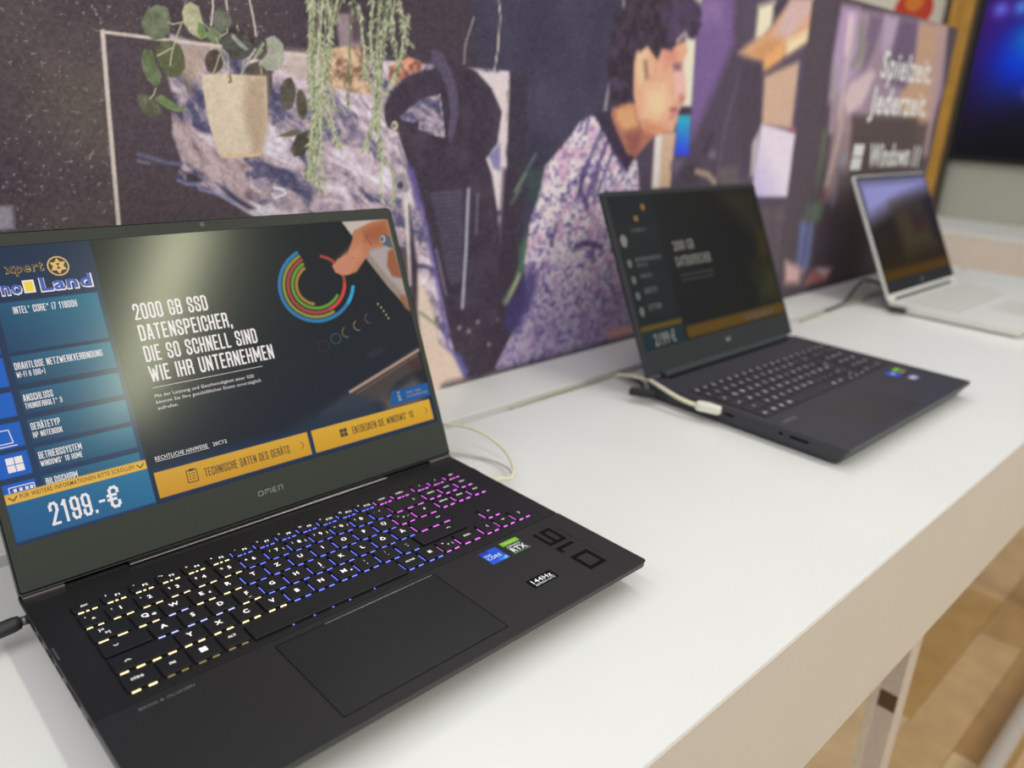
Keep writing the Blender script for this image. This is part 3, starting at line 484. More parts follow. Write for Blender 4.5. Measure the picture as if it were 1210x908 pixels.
# ================================================================ LAPTOPS
def keycap(w_, h_, zt):
    a, b = w_/2, h_/2; i = .55
    L = [rrect(-a, a, -b, b, .9, 2), rrect(-a, a, -b, b, .9, 2), rrect(-a+i*.3, a-i*.3, -b+i*.3, b-i*.3, .9, 2), rrect(-a+i, a-i, -b+i, b-i, .8, 2)]
    return bm_me(loft([[(x, y, z) for x, y in l] for l, z in zip(L, (.5, zt-.45, zt-.12, zt))]))
KC = {}
def key(lap, uc, vc, w_, h_, m, ztop, legends, lm, glow=None, zt=1.9, dash=True):
    k = (round(w_, 1), round(h_, 1), zt, m.name)
    if k not in KC: KC[k] = keycap(w_, h_, zt)
    o = link('key', KC[k], m, lap, (uc*MM, -vc*MM, ztop*MM))
    if legends:
        f = Flat()
        for s, dx, dy, h in legends:
            if s == 'win':
                for i in (-1, 1):
                    for j in (-1, 1): f.rect(dx+i*1.15-1, dy+j*1.15-1, dx+i*1.15+1, dy+j*1.15+1)
            elif s == 'menu':
                for i in range(4): f.rect(dx-1.6, dy-1.4+i*.9, dx+1.6, dy-1.4+i*.9+.45)
            elif s in ('^^', 'vv', '<<', '>>', '<-', 'sh'):
                q = {'^^': [(-1.5, -.6), (0, .7), (1.5, -.6)], 'vv': [(-1.5, .6), (0, -.7), (1.5, .6)], '<<': [(.6, -1.5), (-.7, 0), (.6, 1.5)], '>>': [(-.6, -1.5), (.7, 0), (-.6, 1.5)], '<-': [(1.8, 1), (1.8, 0), (-1.8, 0), (-.8, .8)], 'sh': [(-1.9, -.5), (0, .6), (1.9, -.5)]}[s]
                f.line([(dx+a, dy+b) for a, b in q], .42)
            else: f.t(s, dx, dy, None, h, bold=.02, center=True)
        lo = link('legend', f.me(), lm, o, (0, 0, (zt+.04)*MM))
    if glow:
        gm, left = glow; left = left and w_ < 80; bm = bmesh.new(); n = 2 if w_ < 24 else int(w_/9); zz = (-.15, .55)
        if h_ < 12: box_bm(-w_*.34, -w_*.12, -h_/2-.7, -h_/2-.1, *zz, bm=bm); box_bm(-w_*.03, w_*.08, -h_/2-.7, -h_/2-.1, *zz, bm=bm); box_bm(w_*.2, w_*.4, -h_/2-.7, -h_/2-.1, *zz, bm=bm)
        elif w_ > 80:
            for q in (-.28, -.15, -.03, .08, .25): box_bm(q*w_-.6, q*w_+.6, -h_/2-.5, -h_/2-.1, *zz, bm=bm)
        else:
            for i in range(n):
                c_ = (i+.5)/n*w_-w_/2; box_bm(c_-w_/n*.29, c_+w_/n*.22, -h_/2-.8, -h_/2-.1, *zz, bm=bm)
        if left: box_bm(-w_/2-.5, -w_/2-.1, -h_*.36, h_*.2, -.15, .35, bm=bm)
        link('backlight', bm_me(bm), gm, o, (0, 0, 0))
    return o
def lidM(v0, z0, ti): return Matrix(((1, 0, 0, 0), (0, math.sin(ti), -math.cos(ti), -v0*MM), (0, math.cos(ti), math.sin(ti), z0*MM), (0, 0, 0, 1)))
blk = mat('laptop_black_shell', (27, 27, 28), .42, noise=.08, nscale=900, bump=.15, spec=.3)
palm = mat('laptop_black_palm_rest', (34, 33, 34), .46, noise=.05, nscale=1200, bump=.12, spec=.3)
edge = mat('laptop_edge_dark', (40, 40, 40), .35, spec=.5)
keym = mat('keycap_black', (24, 24, 27), .45, noise=.04, spec=.3)
legm = mat('legend_glow_white', (240, 238, 235), .5, emit=.7)
dark = mat('socket_black', (6, 6, 7), .6, spec=.1)
bez = mat('bezel_matte_grey_black', (54, 57, 51), .5, noise=.05, nscale=1500, bump=.1, spec=.25)
gW = mat('backlight_warm', (255, 232, 180), .5, emit=2., ecol=(255, 226, 165)); gB = mat('backlight_blue', (90, 110, 255), .5, emit=1.9, ecol=(104, 112, 255)); gM = mat('backlight_magenta', (230, 120, 240), .5, emit=1.5, ecol=(226, 104, 238)); gC = mat('backlight_bluish_white', (180, 190, 255), .5, emit=1.5, ecol=(170, 180, 255))
def base_shell(lap, L, D, b0, top, m, inset=7, r=4, fi=44):
    """b0: rear overhang behind the hinge line; D: depth; tapered underside standing on feet"""
    y0, y1 = -D, b0
    def ring(d, z, fr=None): return [(x, y, z) for x, y in rrect(d, L-d, y0+(d if fr is None else fr), y1-d, r, 4)]
    bm = loft([ring(inset+2, 2.5, fi), ring(inset, 3.4, fi-2), ring(1.6, top-8, fi*.27), ring(.6, top-5.4, 1.4), ring(.2, top-4.6), ring(0, top-1.1), ring(.3, top-.8), ring(.6, top-.6)])
    o = link('base_shell', bm_me(bm), m, lap)
    for x, y in ((30, -15), (L-30, -15), (30, -D+fi+12), (L-30, -D+fi+12)):
        link('foot', bm_me(slab(rrect(x-14, x+14, y-3, y+3, 2.5, 3), 0, 2.6, .3)), dark, lap)
    return o
# ---------------- laptop one (nearest, gaming laptop)
L = 369.; D = 240.4; T = 23.
l1 = tag(empty('laptop', (0, 0, 0), -0.00272), 'nearest open black laptop with rainbow backlit keyboard and bright price display on its screen', 'laptop')
base_shell(l1, L, D, 5.5, T, mat('laptop_side_lightened', (50, 49, 49), .35, spec=.4), 3)  # light caught by the side is put into this paler shell colour
kd = link('keyboard_deck', bm_me(slab([(x, y) for x, y in rrect(.2, L-.2, -145.2, -5.2, .6, 2)], T-.9, T, .25)), blk, l1)
pr1 = link('palm_rest', bm_me(slab(rrect(.0, L+.4, -D, -145.8, [.6, .6, 3, 3], 4), T-.9, T+.05, .3)), palm, l1)
link('rear_deck', bm_me(box_bm(.6, 27, -5, 5, T-.9, T-.1, .3, 1)), blk, l1); link('rear_deck', bm_me(box_bm(342, L-.6, -5, 5, T-.9, T-.1, .3, 1)), blk, l1)
# touchpad with its fine gap
link('touchpad_gap', bm_me(slab(rrect(104.0, 231.1, -230.9, -151.4, 1.2, 3), T-.3, T+.1)), dark, l1)
link('touchpad', bm_me(slab(rrect(104.7, 230.4, -230.2, -152.1, 1, 3), T-.3, T+.14, .05)), mat('touchpad_satin', (27, 29, 30), .4, noise=.03, spec=.3), l1)
link('touchpad_edge_highlight', bm_me(slab(rrect(140, 229, -152.0, -151.5, .2, 2), T-.2, T+.2, .05)), mat('edge_highlight_metal', (190, 186, 170), .3, metal=1), l1)  # edge highlight painted as a bright strip over the gleaming stretch only
# ports along the left side
for v, w_, h_ in ((28, 10, 4), (45, 7, 3), (66, 13, 5), (84, 11, 3.5), (103, 9, 4), (114, 14, 5), (139, 7, 3), (186, 5, 3.5), (205, 24, 2.2)):
    link('side_port', bm_me(slab(rrect(-w_/2, w_/2, -h_/2, h_/2, min(w_, h_)*.3, 3), -.4, .5, .1)), dark, l1, mw=Matrix.Translation((.0004, -v*MM, .0172))@Matrix.Rotation(math.radians(90), 4, 'Z')@Matrix.Rotation(math.radians(84), 4, 'X'))
link('indicator', bm_me(slab(rrect(1.2, 2.4, -81.5, -67, .5, 2), T, T+.12)), mat('indicator_grey', (74, 72, 72), .4), l1)
for q, v in ((L-.1, 41),): link('lock_slot', bm_me(box_bm(q-1.5, q+.6, -v-5.5, -v+5.5, T-4, T+.1, .4, 1)), dark, l1)
# hinge line
for a, b in ((1.5, 27), (342, 367.5)): link('hinge_cap', bm_me(box_bm(a, b, -6.2, -1.2, T-.3, T+2.8, .5, 2)), mat('hinge_gunmetal', (150, 142, 140), .25, metal=.9), l1)
link('hinge_bar', bm_me(box_bm(69, 292, -6.6, -1, T-.6, T+2.2, .9, 2)), mat('hinge_gloss_black', (40, 36, 38), .2, metal=.3, spec=.7), l1)
link('hinge_bar_trim', bm_me(box_bm(69, 292, -7.2, -6.5, T+1.1, T+2.1, .2, 1)), mat('hinge_trim', (190, 182, 180), .3, metal=.9), l1)
link('hinge_gap', bm_me(box_bm(27.5, 341.5, -.5, 5, T-1, T+.35)), dark, l1)
# lid
ti = 0.41742; LM = lidM(2.776, 27, ti); HL = 242.2
lid = link('lid', bm_me(slab(rrect(0, L, -1.5, HL, [5, 5, 2, 2], 4), -6.4, -.5, .8)), mat('lid_shell_black', (84, 86, 82), .35, metal=.3, spec=.5), l1, mw=LM)
SB, ST_ = 31.8, 232.3; SL, SR = 6.3, 362.7
bz = bmesh.new()
o_ = rrect(1.2, L-1.2, .6, HL-1.2, [4, 4, 1.5, 1.5], 4); i_ = rrect(SL, SR, SB, ST_, .01, 4)
loft([[(x, y, -.5) for x, y in o_], [(x, y, .35) for x, y in o_], [(x, y, .5) for x, y in rrect(1.5, L-1.5, .9, HL-1.5, [4, 4, 1.5, 1.5], 4)], [(x, y, .5) for x, y in i_], [(x, y, -.1) for x, y in i_]], bz, cap=False)
link('bezel', bm_me(bz), bez, lid, (0, 0, 0))
link('bezel_gasket', bm_me(loft([[(x, y, z) for x, y in q] for q, z in ((rrect(.5, L-.5, -.4, HL-.5, [4.6, 4.6, 2, 2], 4), -.5), (rrect(.5, L-.5, -.4, HL-.5, [4.6, 4.6, 2, 2], 4), .1), (rrect(1.25, L-1.25, .55, HL-1.25, [4, 4, 1.5, 1.5], 4), .1))], cap=False)), dark, lid, (0, 0, 0))
wc = link('webcam', bm_me(slab([(184+2.1*math.cos(a*.4), 237.9+2.1*math.sin(a*.4)) for a in range(16)], .3, .65, .15)), mat('webcam_lens', (60, 62, 64), .3, spec=.4), lid, (0, 0, 0))
for q in (126, 197, 232): link('microphone_hole', bm_me(slab([(q+.5*math.cos(a*.7), 238.2+.5*math.sin(a*.7)) for a in range(9)], .3, .54)), dark, lid, (0, 0, 0))
link('logo', Flat().line([(175, 14.9), (177.4, 14.9), (178.3, 15.8), (178.3, 17.5), (177.4, 18.4), (175, 18.4), (174.1, 17.5), (174.1, 15.8), (175, 14.9)], .42, .56).line([(180.2, 14.8), (180.2, 18.4), (182.4, 18.4), (182.4, 16)], .45, .56).line([(182.4, 18.4), (184.8, 18.4), (184.8, 14.8)], .45, .56).line([(190, 15), (186.8, 15), (186.8, 18.4), (190, 18.4)], .45, .56).line([(186.8, 16.7), (189.4, 16.7)], .4, .56).line([(192, 14.8), (192, 18.4), (195.4, 18.4), (195.4, 14.8)], .45, .56).me(), mat('logo_silver', (168, 168, 162), .4), lid, (0, 0, 0))
# screen picture
scv = Canvas(np.linspace(SL, SR, 620), np.linspace(SB, ST_, 350), (16, 26, 38)); SX, SY = np.meshgrid(scv.xs, scv.ys)
t = np.clip((SY-SB)/200, 0, 1)[..., None]; scv.img[:] = np.array([10, 22, 40])*(1-t)+np.array([6, 13, 15])*t
scv.fill([(SL, SB), (98.2, SB), (98.2, ST_), (SL, ST_)], lambda X, Y: np.array([20, 52, 92])+(np.clip((Y-60)/170, 0, 1)[..., None])*np.array([-2, -10, -22]), .3)
scv.fill([(98.2, SB), (SR, SB), (SR, 56), (98.2, 60)], (18, 50, 92), 5, .8)
def tile(x0, y0, x1, y1, base=(26, 84, 122), hi=(36, 118, 150)):
    def c(X, Y):
        q = np.clip((X-x0)/(x1-x0)*.7+(Y-y0)/(y1-y0)*.4, 0, 1)[..., None]; return np.array(base)*(1-q)+np.array(hi)*q
    scv.fill([(x0, y0), (x1, y0), (x1, y1), (x0, y1)], c, .25)
for y0, y1 in ((159.5, 193.8), (137.2, 156.9), (116.8, 133.2), (96.2, 112.8), (76.8, 92.8), (58, 72.8)):
    tile(30.5, y0, 94.8, y1, (20, 62, 96), (34, 112, 140))
    scv.fill([(SL, y0), (26, y0), (26, y1), (SL, y1)], lambda X, Y: np.array([10, 92, 190])*np.ones(X.shape+(1,)), .25)
tile(SL, 34, 97.6, 59.5, (26, 84, 134), (30, 112, 150)); 
# hand over the tablet picture
scv.fill([(312.5, 231.6), (363.3, 231.3), (363.6, 140), (344.6, 167), (327.5, 197), (319.6, 217.4)], (150, 132, 120), .8)
scv.fill([(312.5, 231.6), (358.4, 231), (357.7, 228.6), (323.5, 223), (319.1, 219.4)], (196, 182, 170), .8); scv.fill([(331.4, 202.6), (356.1, 206.4), (364, 175), (361.1, 156.8), (344, 181.3)], (170, 158, 156), 2)
scv.fill([(323.5, 223), (343.7, 229.6), (362, 230.8), (360.8, 210.1), (348.5, 205), (336.7, 205.1), (326.9, 195), (314.8, 184.5), (303.2, 182.8), (293.4, 186.8), (291.8, 192.7), (298.6, 197.8), (311.5, 204.4), (319.1, 215.5)], (186, 118, 82), 1)
scv.fill([(332.4, 222.4), (358, 229.6), (360.8, 214.2), (342.7, 209.6), (331.9, 212.5)], (154, 84, 52), 4, .8); scv.fill([(298.1, 196), (314.2, 206.1), (326.3, 209), (325.8, 199.1), (311.5, 188.7), (300.2, 188)], (206, 140, 108), 5, .8); scv.fill([(293.3, 194.5), (299.9, 194.8), (300, 187.1), (293.6, 187.7)], (222, 160, 140), 2)
scv.line([(308.8, 202.7), (316.1, 197.1)], .5, (120, 60, 40), .5); scv.line([(333.5, 218.3), (337.6, 208)], .7, (110, 52, 34), .5)
scv.fill([(349, 215.1), (355.5, 217), (360.5, 213.2), (361.1, 202.9), (355.5, 204.4), (349.3, 208)], (86, 92, 102), .6); scv.fill([(354.4, 212.2), (353.7, 210.7), (352.5, 209.5), (351.2, 208.9), (350, 209), (349, 209.8), (348.6, 211.1), (348.8, 212.7), (349.5, 214.2), (350.7, 215.4), (352, 216), (353.2, 215.9), (354.2, 215.1), (354.6, 213.8)], (190, 196, 200), .6); scv.fill([(352.8, 212.4), (352.3, 211.3), (351.6, 210.5), (350.8, 210.1), (350.1, 210.2), (349.6, 210.7), (349.4, 211.6), (349.5, 212.6), (350, 213.6), (350.6, 214.4), (351.4, 214.8), (352.2, 214.8), (352.7, 214.3), (352.9, 213.4)], (70, 76, 84), .5)
scv.fill([(354.4, 200.5), (360.8, 201.9), (363.4, 173), (352.1, 176.3), (349.2, 186.8)], (150, 88, 56), 1.4); scv.fill([(354, 157.7), (361.1, 156.8), (363.1, 140.1), (357.6, 145)], (152, 96, 66), 1.5)
def arc(P, wd, col): scv.line(P, wd, col, .35)
arc([(260.3, 207.5), (255.2, 205), (250.5, 201.8), (246.4, 198.1), (242.8, 194), (240, 189.5), (237.9, 184.8), (236.6, 180), (236.2, 175.1), (236.6, 170.3), (237.8, 165.6), (239.8, 161.3), (242.6, 157.3), (246, 153.9), (250.2, 151), (254.8, 148.7), (259.9, 147.1), (265.4, 146.2), (271, 146.2), (276.7, 146.9), (282.4, 148.4), (287.8, 150.7), (292.9, 153.7), (297.5, 157.3), (301.5, 161.5), (304.7, 166.2), (307.1, 171.2)], 3.2, (34, 118, 168)); arc([(261.6, 204.2), (258, 202.5), (254.7, 200.5), (251.6, 198.2), (248.9, 195.6), (246.4, 192.8), (244.4, 189.8), (242.7, 186.6), (241.4, 183.3), (240.6, 180), (240.2, 176.6), (240.2, 173.3), (240.7, 170), (241.6, 166.9), (242.9, 163.9), (244.7, 161.1), (246.8, 158.5), (249.4, 156.3), (252.2, 154.3), (255.3, 152.6), (258.7, 151.3), (262.3, 150.4), (266, 149.9), (269.9, 149.8), (273.8, 150.2), (277.7, 150.9), (281.6, 152.1)], 2.8, (140, 136, 52)); arc([(262.9, 200.9), (257.5, 198.1), (252.8, 194.5), (249, 190.2), (246.2, 185.4), (244.6, 180.3), (244.1, 175.1), (244.8, 170.1), (246.8, 165.4), (249.8, 161.3), (253.8, 157.9), (258.6, 155.4), (264.1, 153.9), (270, 153.6), (276, 154.3), (281.9, 156.2), (287.3, 159.1), (292.1, 162.9), (295.9, 167.5), (298.6, 172.6), (300.1, 178), (300.2, 183.4), (299, 188.6), (296.5, 193.3), (292.9, 197.3), (288.3, 200.4), (283, 202.4)], 3., (160, 62, 52)); arc([(263.4, 197.1), (260.4, 195.6), (257.7, 193.7), (255.2, 191.6), (253.1, 189.2), (251.3, 186.7), (249.9, 183.9), (248.9, 181.1), (248.4, 178.3), (248.3, 175.4), (248.6, 172.6), (249.4, 169.9), (250.5, 167.3), (252.1, 165), (254.1, 162.9), (256.4, 161.1), (259, 159.6), (261.9, 158.5), (265, 157.8), (268.2, 157.4), (271.5, 157.5), (274.8, 158), (278.1, 158.8), (281.2, 160.1), (284.2, 161.7), (287, 163.7), (289.4, 166)], 2.8, (92, 150, 48)); arc([(263.5, 193.4), (261.9, 192.5), (260.5, 191.5), (259.1, 190.4), (257.8, 189.3), (256.6, 188), (255.6, 186.7), (254.7, 185.3), (253.9, 183.8), (253.2, 182.3), (252.7, 180.8), (252.4, 179.3), (252.2, 177.7), (252.1, 176.2), (252.2, 174.7), (252.5, 173.2), (252.9, 171.7), (253.4, 170.3), (254.1, 169), (255, 167.7), (256, 166.6), (257.1, 165.5), (258.3, 164.5), (259.6, 163.6), (261, 162.8), (262.5, 162.2), (264.1, 161.7)], 2.8, (168, 120, 44))
scv.line([(298.4, 158.2), (298.9, 158.6), (299.3, 159.1), (299.8, 159.6), (300.2, 160), (300.6, 160.5), (301, 161), (301.5, 161.5), (301.9, 162), (302.2, 162.5), (302.6, 163), (303, 163.5), (303.4, 164), (303.7, 164.6), (304.1, 165.1), (304.4, 165.6), (304.7, 166.2), (305, 166.7), (305.3, 167.2), (305.6, 167.8), (305.9, 168.3), (306.2, 168.9), (306.4, 169.5), (306.7, 170), (306.9, 170.6), (307.1, 171.2), (307.4, 171.7)], 3.2, (40, 160, 200), .35); scv.line([(279.3, 155.2), (280.4, 155.6), (281.5, 156), (282.5, 156.5), (283.6, 157), (284.6, 157.5), (285.7, 158), (286.6, 158.7), (287.6, 159.3), (288.6, 160), (289.5, 160.7), (290.4, 161.4), (291.3, 162.1), (292.1, 162.9), (292.9, 163.7), (293.7, 164.6), (294.4, 165.4), (295.1, 166.3), (295.7, 167.2), (296.3, 168.2), (296.9, 169.1), (297.4, 170.1), (297.9, 171), (298.4, 172), (298.8, 173), (299.1, 174), (299.5, 175.1)], 3., (206, 60, 56), .35)
scv.fill([(291.8, 192.7), (298.6, 197.8), (313.1, 202.3), (314.2, 190.4), (307.7, 183.3), (298.9, 183.1), (293.4, 186.8)], (198, 130, 102), .6)
for (P, c) in (([(268.9, 122.8), (267.8, 120.9), (265.9, 119.5), (263.6, 119), (261.3, 119.4), (259.5, 120.6), (258.5, 122.5), (258.5, 124.6), (259.6, 126.6), (261.5, 127.9), (263.8, 128.5), (266.1, 128.1), (268, 126.8), (269, 125)], (70, 40, 60)), ([(282.2, 127.4), (281.1, 125.6), (279.3, 124.3), (277.1, 123.8), (275, 124.2), (273.2, 125.4), (272.3, 127.1), (272.3, 129.1), (273.4, 130.9), (275.1, 132.2), (277.3, 132.7), (279.5, 132.3), (281.3, 131.2), (282.2, 129.4)], (60, 100, 120)), ([(295.1, 131.5), (294, 129.5), (292.2, 128.2), (289.9, 127.6), (287.7, 128), (285.9, 129.2), (285, 131), (285.1, 133.1), (286.1, 135), (287.9, 136.4), (290.2, 137), (292.5, 136.6), (294.2, 135.4), (295.2, 133.6)], (150, 150, 70)), ([(308.6, 135.8), (307.5, 133.8), (305.6, 132.4), (303.3, 131.8), (301, 132.2), (299.2, 133.4), (298.3, 135.3), (298.3, 137.4), (299.4, 139.3), (301.3, 140.7), (303.6, 141.3), (305.9, 141), (307.7, 139.8), (308.7, 137.9)], (190, 160, 120)), ([(321.5, 140.5), (320.4, 138.6), (318.6, 137.1), (316.3, 136.5), (314.2, 136.8), (312.5, 138), (311.7, 139.9), (311.8, 142), (312.8, 144), (314.6, 145.4), (316.8, 146), (319, 145.7), (320.7, 144.5), (321.6, 142.7)], (150, 100, 70))): scv.line(P[3:10] if c[0] > 100 else P+P[:1], .7, c, .4)
for x_, y_ in [(329.1, 152.6), (331.6, 149), (333.4, 145.4), (335.1, 141.5), (336.6, 137.9)]: scv.fill([(x_-.8, y_-.8), (x_+.8, y_-.8), (x_+.8, y_+.8), (x_-.8, y_+.8)], (196, 190, 130), .4)
scv.fill([(278.5, 79.5), (360.8, 105.4), (360.3, 86.9), (328, 77), (310.3, 64.8), (278, 62.3), (245.1, 66.2)], (74, 62, 60), 3, .9); scv.fill([(215.6, 60.4), (278.5, 79.5), (309.2, 61.1), (292.1, 49.3)], (34, 48, 66), 6, .8)
scv.line([(278.5, 79.5), (346.4, 98.8), (361.4, 103.2)], 2.6, (182, 150, 132), 1); scv.line([(284.2, 76.4), (358.8, 98.6)], 1., (120, 84, 70), .6); scv.line([(347.3, 97.6), (347.1, 92.5)], .6, (60, 40, 36), .4)
scv.fill([(308.1, 65.3), (348, 79.1), (355.7, 71.3), (352.3, 51.5), (310.9, 50.8)], (110, 90, 84), 5, .8); scv.fill([(347.3, 93.5), (360.3, 95.2), (359.2, 83), (349.2, 82.9)], (66, 34, 30), 3, .8); scv.fill([(304.7, 109.3), (319.5, 112.7), (323.4, 110), (308, 104.8)], (60, 44, 62), 4, .8)
def gold(X, Y): q = np.clip((X-101)/258, 0, 1)[..., None]; return np.array([206, 152, 42])*(1-q)+np.array([214, 164, 32])*q+(np.clip((Y-35)/20, 0, 1)[..., None]-.5)*np.array([10, 16, 20])
for a, b in ((101, 228.4), (232.2, 359.6)): scv.fill([(a, 35.6), (b, 35.6), (b, 55), (a, 55)], gold, .25)
scv.fill([(6.4, 59.6), (97.6, 59.6), (97.6, 66.4), (6.4, 66.4)], (226, 176, 66), .25)
scv.fill([(315.4, 58.2), (SR, 58.2), (SR, 70.8), (320.5, 70.8)], (8, 84, 150), .25)
scr = link('screen', scv.mesh(1., lambda X, Y: np.stack([X, Y, X*0], 1)), print_mat('screen_display', .16, emit=.9, spec=.36), l1, mw=LM)
# screen lettering
sw = mat('display_white', (20, 20, 20), .3, emit=.86, ecol=(240, 232, 232)); sd = mat('display_dark_brown', (20, 16, 8), .3, emit=.9, ecol=(58, 40, 8)); sy_ = mat('display_yellow', (20, 20, 5), .3, emit=.9, ecol=(240, 206, 20)); sb = mat('display_blue', (5, 10, 40), .3, emit=.9, ecol=(28, 70, 170)); sg = mat('display_grey', (20, 20, 20), .3, emit=.6, ecol=(170, 176, 176))
so = mat('display_orange', (20, 16, 8), .3, emit=.9, ecol=(222, 176, 104)); sk = mat('display_near_black', (6, 5, 4), .3, emit=.5, ecol=(30, 24, 18)); sr_ = mat('display_red', (20, 6, 4), .3, emit=.8, ecol=(190, 40, 40))
def slet(name, f, m, z=.08): return link(name, f.me(), m, scr, (0, 0, z*MM))
f = Flat()
for s, y_, x1 in (('2000 GB SSD', 169.4, 172.2), ('DATENSPEICHER,', 153.2, 188.4), ('DIE SO SCHNELL SIND', 137, 205.8), ('WIE IHR UNTERNEHMEN', 121.6, 216.6)): slet('headline', poster(s, 115.8, y_, x1, 12.2), sw)
f = Flat()
for s, y_, x1 in (('Mit der Leistung und Geschwindigkeit einer SSD', 109.6, 195.2), ('können Sie Ihre geschäftlichen Daten unverzüglich', 104.9, 199.8), ('aufrufen.', 100.2, 131)): slet('paragraph_line', Flat().t(s, 115.6, y_, x1, 2.5, bold=0), sw)
f.t('RECHTLICHE HINWEISE', 104.5, 63.6, 144.5, 2.9, bold=.005).rect(104.5, 62.6, 145.5, 62.9)
slet('legal_note', f, sw); slet('product_code', Flat().t('20CY2', 148.8, 63.3, 160, 2.9, bold=.005), sw); slet('headline_rule', Flat().rect(115.5, 117, 204.2, 117.35), sw)
f = Flat()
for s, x0, y_, x1, h in (('INTEL® CORE™ i7 11800H', 39.4, 185.2, 79.6, 5), ('DRAHTLOSE NETZWERKVERBINDUNG', 31.5, 147.2, 87.6, 4.9), ('WI-FI 6 (GIG+)', 31.5, 141.8, 49, 3.9), ('ANSCHLUSS', 31.7, 125, 50, 4.9), ('THUNDERBOLT™ 3', 31.7, 119.9, 54.6, 3.9), ('GERÄTETYP', 31.8, 105, 49.8, 4.9), ('HP NOTEBOOK', 31.8, 99.6, 50.1, 3.9), ('BETRIEBSSYSTEM', 31.8, 84.6, 58.9, 4.9), ('WINDOWS® 10 HOME', 31.8, 79.4, 58.2, 3.9), ('BILDSCHIRM', 32.2, 66.5, 52, 4.4)): slet('specification_line', poster(s, x0, y_, x1, h, .135), sw)
for i in (0, 1):
    for j in (0, 1): f.rect(12.3+i*5.2, 80+j*5.2, 17+i*5.2, 84.7+j*5.2)
for q in ([(7, 99.5), (19.5, 99.5), (18.5, 108.5), (7, 108.5)], [(6.6, 97.6), (21.5, 97.6)], [(10, 66.6), (10, 70.3), (25, 70.3), (25, 66.6)]): f.line(q+(q[:1] if len(q) == 4 and q[0][1] > 90 else []), .6)
f.line([(19.5, 99.5), (18.5, 108.5)], .6)
for x_ in (12.5, 16, 19.5, 22.3): f.rect(x_, 66.8, x_+1.8, 69)
f.poly([(8+9*math.cos(a*.314), 125+5*math.sin(a*.314)) for a in range(5, -6, -1)]+[(6.4, 120), (6.4, 130)])
f.t('c', 12, 165.5, 14.5, 7, bold=.05).t('c', 12, 171, 14.5, 5, bold=.05)
slet('specification_icons', f, sw)
slet('lightning_mark', Flat().poly([(8, 126.5), (13.5, 126.8), (11, 124.4), (12.5, 123.8), (8, 121.5), (9.6, 124)]), sr_, .14)
slet('price', poster('2199.-', 29.4, 38.2, 65, 15.8, .17), sw); slet('price_currency', poster('€', 66.2, 38.2, 74.8, 15.8, .125), sw)
slet('scroll_note', Flat().t('FÜR WEITERE INFORMATIONEN BITTE SCROLLEN', 15.2, 61.9, 89, 2.9, bold=.008), sd); f = Flat()
for x_ in (11, 93.3): f.line([(x_-2.6, 64.2), (x_, 61.4), (x_+2.6, 64.2)], .8)
slet('button_lettering', poster('TECHNISCHE DATEN DES GERÄTS', 137.2, 41.8, 209.4, 6.6), sd); slet('button_lettering', poster('ENTDECKEN SIE WINDOWS® 10', 271.2, 42.4, 337.8, 6.6), sd)
for x_ in (221.8, 353.2): f.line([(x_-1.2, 42.4), (x_+1, 45.4), (x_-1.2, 48.4)], .6)
f.line([(123.8, 40.8), (131.6, 40.8), (131.6, 50), (123.8, 50), (123.8, 40.8)], .7).rect(125.8, 49.2, 129.6, 51)
for q in range(3): f.rect(125.4, 42.8+q*2.1, 126.4, 43.7+q*2.1).rect(127.2, 42.9+q*2.1, 130.2, 43.5+q*2.1)
for i in (0, 1):
    for j in (0, 1): f.rect(258.6+i*3.7, 42.6+j*3.7, 261.9+i*3.9, 45.9+j*3.7)
slet('button_icons', f, sd)
slet('info_lettering', Flat().t('MEHR ÜBER', 336, 65, 353, 2.4, bold=0).t('DATENSPEICHER', 336, 61.4, 360, 2.4, bold=0).rect(326.5, 61, 328.5, 66).rect(325.5, 60.6, 329.6, 61.6).rect(325.6, 65.2, 328.5, 66).rect(326.3, 67.2, 328.5, 69.2), sg)
# shop logo
slet('logo_outline', Flat().t('no', 35.2, 198.6, 48.4, 9, bold=.055).t('Land', 59.2, 198.6, 93.8, 9, bold=.055).rect(49, 198.6, 56.2, 207.6), sw)
slet('logo_blue_letters', Flat().t('no', 35.6, 199.2, 47.8, 8.8, bold=.03).t('Land', 59.8, 199.2, 92.8, 8.8, bold=.03), sb, .14)
slet('logo_square', Flat().rect(50, 199.6, 55.2, 206.6), sy_, .14)
slet('logo_word_rim', Flat().t('xpert', 40.6, 213.4, 64.6, 6.6, bold=.035), so, .1); slet('logo_word', Flat().t('xpert', 41, 213.5, 64.2, 6.6, bold=.02), sk, .14)
slet('logo_disc', Flat().poly([(73.9+7.1*math.cos(a*.262), 215.4+7.1*math.sin(a*.262)) for a in range(24)]), so, .1)
slet('logo_disc_core', Flat().poly([(73.9+6.2*math.cos(a*.262), 215.4+6.2*math.sin(a*.262)) for a in range(24)]), sk, .14)
def tri(r, a): return [(73.9+r*math.cos(math.radians(a+q)), 215.4+r*math.sin(math.radians(a+q))) for q in (0, 120, 240)]
slet('logo_star', Flat().poly(tri(5.8, 90)).poly(tri(5.8, 270), .02), so, .18); slet('logo_star_core', Flat().poly([(72.6, 217.4), (75.2, 217.4), (73.9, 215.4)]).poly([(72.6, 213.4), (75.2, 213.4), (73.9, 215.6)]), sk, .24)
